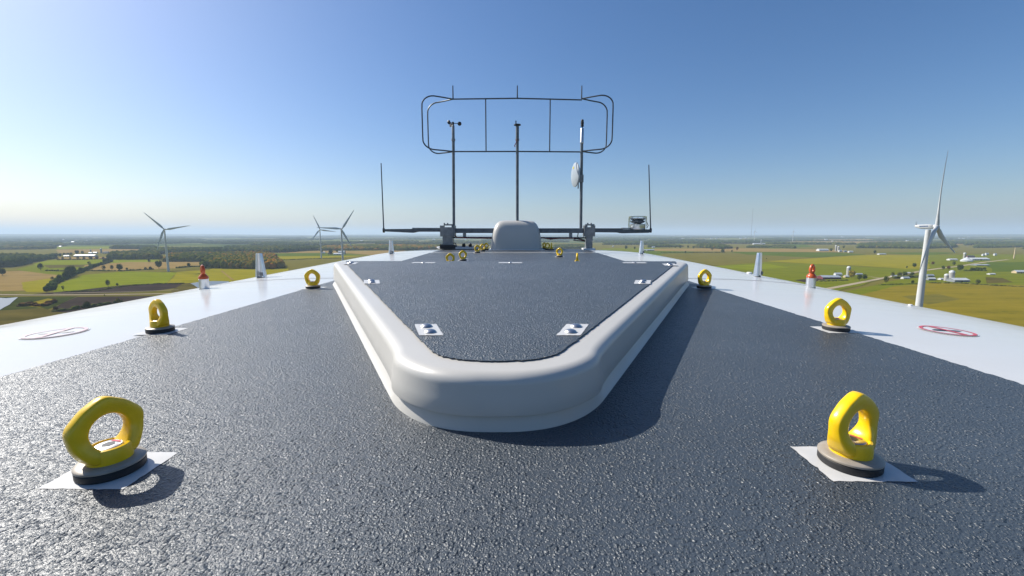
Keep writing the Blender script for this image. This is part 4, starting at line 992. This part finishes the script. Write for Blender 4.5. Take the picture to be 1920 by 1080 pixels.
# folded aluminium fins
def fin(u, v, dz, rz, label, first=[None]):
    xx, yy = L(u, v, dz); z_ = -drop(xx)
    if first[0]: return dup(first[0], (xx, yy, z_), rz, label, 'folded aluminium fins along the roof edges', True)
    r = thing('aluminium_fin', label, 'fin', (xx, yy, z_), rz, 'folded aluminium fins along the roof edges', True)
    def sec(z, k):
        pts = [(-.046, .02), (-.044, -.008), (-.036, -.018), (-.022, -.02), (-.014, -.004), (.0, .006), (.014, -.004), (.022, -.02), (.036, -.018), (.044, -.008), (.046, .02)]
        o = [(a * k, c * k, z) for a, c in pts]; i = [(a * k * .9, (c + .003) * k + .002, z) for a, c in pts][::-1]; return o + i
    MB().rings([sec(.008, 1.0), sec(.11, .78), sec(.212, .56), sec(.218, .52)], cap0=True, cap1=True).build('folded_sheet', M['alu'], r, 25)
    MB().box(-.03, .03, -.012, .02, -.006, .012).build('foot', M['galv_light'], r)
    MB().box(.006, .034, -.026, -.021, .02, .05).build('tag', M['galv_light'], r)
    first[0] = r; return r
fin(489, 521.5, -.045, 0, 'large folded aluminium fin on the left roof shoulder')
fin(1421, 520, -.045, radians(35), 'large folded aluminium fin on the right roof shoulder')
fin(734, 478, -.03, radians(10), 'far aluminium fin left of the instrument rack')
fin(1203, 476.5, -.03, radians(30), 'far aluminium fin right of the instrument rack')
for u, v, lb in ((1405, 516, 'flat white cap on the right roof edge before the fin'), (1706, 580, 'small white bump on the right roof edge by the big tower')):
    xx, yy = L(u, v, -.08); o = MB().lathe([(.026, -.02), (.026, .008), (.022, .012), (.004, .013)], 24).build('vent_cap', M['white']); place(o, (xx, yy, -drop(xx) + .003), 0, True, .4 if u > 1600 else 1.0); tag(o, lb, 'cap')

# ------------------------------------------------------------------ instrument rack
D = 7.9
rack = thing('instrument_rack', 'galvanised cross frame with three poles and a lightning cage at the roof end', 'instrument rack', (0, D, 0), 0, nac=True)
def X(u, v): return V(u, v, D)
xl, zb = X(842, 437); xr, _ = X(1104, 437); _, zt = X(960, 428)
MB().box(xl, xr, -.045, .045, zb, zt).build('crossbar', M['galv'], rack)
for u in (871, 1070):
    a, c = X(u, 437); MB().box(a - .028, a + .028, -.02, .02, X(u, 446)[1], zb - .001).build('hanger', M['galv_light'], rack)
MB().tube([(X(845, 445)[0], .0, X(845, 445)[1]), (X(1100, 446)[0], .0, X(1100, 446)[1])], .013, 8).build('lower_rail', M['galv'], rack)
for s, (u0, u1, vb) in ((-1, (829, 852, 459)), (1, (1096, 1112, 465))):
    a, _ = X(u0, 440); c, _ = X(u1, 440); mid = (a + c) / 2
    z0 = X(900, vb)[1]
    mb = MB().box(a + .02, c - .02, -.08, .08, z0, zb - .002).box(a - .02, a + .035, -.10, .10, zb - .06, zt + .05).box(c - .035, c + .02, -.10, .10, zb - .06, zt + .05)
    mb.box(a + .005, c - .005, -.11, -.083, zb - .05, zt + .02).box(mid - .07, mid + .09, -.06, .06, zt + .05, zt + .075)
    for q in (.03, .09): mb.lathe([(.014, 0), (.014, .02), (.012, .022)], 6, (a + q + .02, -.03, zt + .075))
    for q in ((a + .04, zb - .1), (c - .05, zb - .1), (a + .04, zb - .2), (c - .05, zb + .03)):
        mb.add(*(lambda b_: (b_.v, b_.f))(MB().lathe([(.013, 0), (.013, .012)], 6).xf(Matrix.Translation((q[0], -.111 if q[1] > zb - .05 else -.08, q[1])) @ Matrix.Rotation(pi / 2, 4, 'X'))))
    mb.build('clamp_post', M['galv_light'], rack)
    MB().box(a - .03, c + .03, -.12, .12, z0 - .07, z0 - .002).build('foot_plate', M['white'] if s == 1 else M['black'], rack)
def arm(pts, th, y0, y1, m, name='side_arm'):
    P0 = [(X(u, v)[0], y0, X(u, v)[1]) for u, v in pts]; P1 = [(p[0], y1, p[2]) for p in P0]; n = len(pts)
    MB().add(P0 + P1, [tuple(range(n)), tuple(range(n, 2 * n))[::-1]] + [(k, (k + 1) % n, n + (k + 1) % n, n + k) for k in range(n)]).build(name, M[m], rack)
arm([(720, 429.5), (724, 434), (776, 436.5), (784, 434.5), (827, 434.5), (827, 429.5), (778, 429)], 0, -.07, .07, 'rod')
arm([(774, 427), (774, 429), (827, 429.4), (827, 427.2)], 0, -.05, .05, 'galv_light', 'bracket')
arm([(1113, 428), (1113, 435.5), (1158, 436), (1164, 437.5), (1214, 436.5), (1220, 431.5), (1216, 430), (1166, 429.5), (1164, 428)], 0, -.08, .08, 'rod')
arm([(1166, 427), (1166, 429.2), (1186, 429.2), (1186, 427.4)], 0, -.05, .05, 'galv_light', 'bracket')
RP = .026
for (ut, vt, ub, r_) in ((850, 262, 851, RP), (970, 262, 970, RP), (1091, 262, 1089, RP)):
    a, zt_ = X(ut, vt); c, _ = X(ub, 428)
    MB().tube([(c, 0, zt + .001), (a, 0, zt_)], r_, 14).build('pole', M['galv'], rack)
# lightning cage
cg = MB(); rr = .012
zu = X(960, 185.5)[1]; zl = X(960, 284)[1]; xL = X(849, 185)[0]; xR = X(1091, 187)[0]
cg.tube([(xL, 0, zu), (0, 0, zu + .01), (xR, 0, zu - .02)], rr, 8); cg.tube([(xL, 0, zl), (0, 0, zl), (xR, 0, zl - .01)], rr, 8)
for u in (911, 1031): a, _ = X(u, 240); cg.tube([(a, 0, zu), (a, 0, zl)], rr * .9, 8)
for s, x0 in ((-1, xL), (1, xR)):
    for f in (-1, 1):
        e = .50; dd = .24 * f; hgt = zu - zl
        pts = [(0, zu)] + [(.62, zu)] ; P = [(0.0, zu, 0.0), (.35, zu, .5), (.60, zu, .80)]
        for k in range(1, 8):
            a = pi / 2 * k / 8; P.append((.60 + .40 * sin(a), zu - .17 * (1 - cos(a)), .80 + .20 * sin(a)))
        P += [(1, zu - .22, 1), (1, zl + .22, 1)]
        for k in range(1, 8):
            a = pi / 2 * k / 8; P.append((.60 + .40 * cos(a), zl + .17 * (1 - sin(a)), .80 + .20 * cos(a)))
        P += [(.60, zl, .80), (.35, zl, .5), (0, zl, 0)]
        cg.tube([(x0 + s * e * p[0], dd * p[2], p[1]) for p in P], rr, 8)
cage = cg.build('lightning_cage', M['rod'], rack)
for u in (849, 970, 1091):
    a, z1 = X(u, 160.5); z1 = zu + (z1 - zu); MB().tube([(a, 0, zu), (a, 0, z1)], [.012, .009], 8).build('air_terminal', M['rod'], cage)

def inst(name, label, cat, u, v):
    a, z = X(u, v); return thing(name, label, cat, (a, D, z), 0, nac=True)
r = inst('anemometer', 'three cup anemometer on top of the left pole', 'anemometer', 850, 262)
MB().lathe([(.034, -.02), (.036, 0), (.034, .02), (.024, .022)], 20).lathe([(.026, .03), (.026, .235), (.02, .25)], 20).lathe([(.02, .02), (.02, .03)], 12).build('body', M['galv_light'], r)
MB().lathe([(.012, .25), (.02, .262), (.018, .30), (.004, .31)], 14).build('rotor_hub', M['black'], r)
for k in range(3):
    a = radians(4 + 120 * k); mb = MB().tube([(.015 * cos(a), .015 * sin(a), .28), (.085 * cos(a), .085 * sin(a), .278)], .006, 6)
    cup = MB().lathe([(.036 * cos(q * pi / 12), .036 * sin(q * pi / 12)) for q in range(6)] + [(.001, .036)], 16).xf(Matrix.Translation((.115 * cos(a), .115 * sin(a), .275)) @ Matrix.Rotation(a, 4, 'Z') @ Matrix.Rotation(pi / 2, 4, 'X'))
    mb.add(cup.v, cup.f).build('cup', M['black'], r)
r = inst('wind_vane', 'stubby wind vane with a round plate on the middle pole', 'wind vane', 970, 262)
MB().lathe([(.034, -.02), (.036, 0), (.034, .02), (.024, .022)], 20).lathe([(.029, .03), (.029, .235)], 20).build('body', M['galv'], r)
MB().lathe([(.02, .235), (.062, .245), (.062, .262), (.03, .27)], 24).build('plate', M['black'], r)
MB().box(-.035, -.015, -.03, .12, .262, .32).build('vane_blade', M['galv'], r)
MB().tube([(.0, -.035, .01), (-.02, -.045, -.06), (-.05, -.04, -.11), (-.04, -.03, -.13)], .008, 6).build('cable_tail', M['red_cable'], r)
r = inst('weather_sensor', 'black knobbed sensor on a bright sleeve atop the right pole', 'sensor', 1091, 268)
MB().lathe([(.030, -.01), (.034, 0), (.034, .012), (.031, .02), (.031, .24), (.026, .25)], 20).build('sleeve', M['bright'], r)
MB().lathe([(.010, .25), (.010, .275), (.028, .28), (.028, .31), (.022, .318), (.029, .326), (.029, .355), (.022, .362), (.026, .37), (.022, .395), (.006, .402)], 18).build('head', M['black'], r)
r = inst('dish_antenna', 'pale oval dish antenna clamped to the right pole', 'antenna', 1090, 328)
dm = Matrix.Translation((-.125, -.03, .0)) @ Matrix.Rotation(radians(-79), 4, 'Z') @ Matrix.Rotation(pi / 2, 4, 'X')
MB().lathe([(.001, .03), (.10, .024), (.18, .008), (.212, -.004), (.216, -.02), (.20, -.03), (.10, -.045), (.02, -.05)], 40).xf(dm).build('dish', M['dish'], r)
MB().add(*(lambda b_: (b_.v, b_.f))(MB().box(-.02, .02, .10, .14, .026, .028).xf(dm))).build('label_sticker', M['yellow_label'], r)
MB().box(-.06, -.045, -.03, .03, -.24, .11).box(-.045, -.02, -.03, .03, -.04, .0).box(-.035, .035, -.045, .045, -.13, .0).build('bracket', M['galv_light'], r)
for u, v0, v1, dx, lb in ((719.5, 431, 306, 0, 'thin whip antenna at the left arm tip'), (1220, 431, 309, 0, 'thin whip antenna at the right arm tip')):
    a, z0 = X(u, v0); b_, z1 = X(714.5 if u < 900 else 1216.5, v1)
    o = thing('whip_antenna', lb, 'antenna', (a, D, z0), 0, nac=True)
    MB().tube([(0, 0, .0), ((b_ - a), 0, z1 - z0)], [.012, .009], 8).build('rod', M['rod'], o)
    MB().lathe([(.02, -.05), (.024, 0), (.02, .03)], 10).build('base', M['black'], o)
r = inst('obstruction_light', 'clear domed aviation light with metal drum on the right arm', 'aviation light', 1195, 430)
MB().lathe([(.12, .0), (.125, .01), (.125, .09), (.11, .10)], 28).build('drum', M['alu'], r)
MB().lathe([(.05, .10), (.10, .12), (.125, .15), (.09, .155), (.09, .165), (.13, .185), (.13, .19), (.05, .20)], 28).build('lamp_core', M['galv'], r)
for k in range(6):
    a = k * pi / 3 + .3; MB().lathe([(.014, 0), (.016, .012), (.01, .022)], 10, (.105 * cos(a), .105 * sin(a), .188)).build('lens', M['bright'], r)
MB().lathe([(.165, .0), (.162, .20), (.155, .232), (.13, .238), (.001, .24)], 32).build('dome', M['glass'], r)
MB().tube([(.17, 0, .02), (.19, -.02, .07), (.15, -.04, .14)], .006, 6).build('wire', M['black'], r)
# cables
o = MB(); o.tube([(X(852, 434)[0], -.06, X(852, 436)[1]), (X(853, 440)[0], -.07, X(853, 441)[1]), (X(858, 444)[0], -.05, X(858, 445)[1]), (X(880, 446)[0], -.03, X(880, 446)[1]), (X(920, 447)[0], -.03, X(920, 446.6)[1]), (X(1018, 446)[0], -.03, X(1018, 446)[1]), (X(1032, 448)[0], -.03, X(1032, 448)[1]), (X(1050, 446.5)[0], -.03, X(1050, 446.5)[1]), (X(1078, 446)[0], -.03, X(1078, 446.5)[1]), (X(1095, 452)[0], -.05, X(1095, 451)[1])], .011, 7)
o = o.build('cable', M['red_cable']); place(o, (0, D, 0), 0, True); tag(o, 'dark red cable run along the lower rail of the rack', 'cable')
o = MB(); o.tube([(X(1083, 437)[0], -.07, zb), (X(1082, 442)[0], -.08, zb - .06), (X(1084, 447)[0], -.08, zb - .1), (X(1096, 449)[0], -.07, zb - .13)], .008, 6)
o.tube([(X(1094, 437)[0], -.07, zb), (X(1093, 444)[0], -.09, zb - .08), (X(1075, 448)[0], -.08, zb - .11), (X(1074, 450)[0], -.08, zb - .13), (X(1096, 452)[0], -.07, zb - .15)], .008, 6)
o = o.build('cable_loop', M['black']); place(o, (0, D, 0), 0, True); tag(o, 'black cable loops hanging beside the right clamp post', 'cable')
# flat lid under the left post with black fittings
xa, _ = X(818, 462); xb, _ = X(917, 462)
r = thing('service_lid', 'thin dark lid with white rim under the left clamp post', 'lid', ((xa + xb) / 2, D, 0), 0, nac=True)
wl = (xb - xa) / 2
P = chaikin([(-wl, -.12), (wl, -.12), (wl, .3), (-wl, .3)], 2)
MB().rings([[(p[0] * k, p[1] * k, z) for p in P] for k, z in ((.93, .012), (1.0, .035), (1.0, .05))], cap0=True, cap1=True).build('rim', M['white'], r)
MB().rings([[(p[0] * k + .03, p[1] * k, z) for p in P] for k, z in ((.93, .0502), (.92, .056))], cap1=True).build('panel', M['black'], r)
for a in (.27, .39): MB().lathe([(.028, .056), (.034, .075), (.03, .10), (.015, .115)], 12, (-wl + .24 + a, 0, 0)).build('fitting', M['black'], r)
MB().tube([(-wl + .27, -.02, .056), (-wl + .27, -.02, .12), (-wl + .36, -.02, .12), (-wl + .37, -.02, .056)], .009, 6).build('handle', M['black'], r)
MB().box(-wl + .08, -wl + .14, -.04, .04, .056, .1).build('block', M['black'], r)

# ------------------------------------------------------------------ haze
hz = MB().box(-46000, 46000, -46000, 46000, -8, 420).build('haze', M['white']); hz.data.materials.clear()
m = bpy.data.materials.new('haze_air'); m.use_nodes = True; t = m.node_tree; t.nodes.clear()
vn = t.nodes.new('ShaderNodeVolumePrincipled'); vn.inputs['Density'].default_value = 7.5e-5; vn.inputs['Color'].default_value = (0.66, 0.82, 1.0, 1)
vn.inputs['Anisotropy'].default_value = 0.1
ou = t.nodes.new('ShaderNodeOutputMaterial'); t.links.new(vn.outputs[0], ou.inputs['Volume'])
hz.data.materials.append(m); tag(hz, kind='stuff')
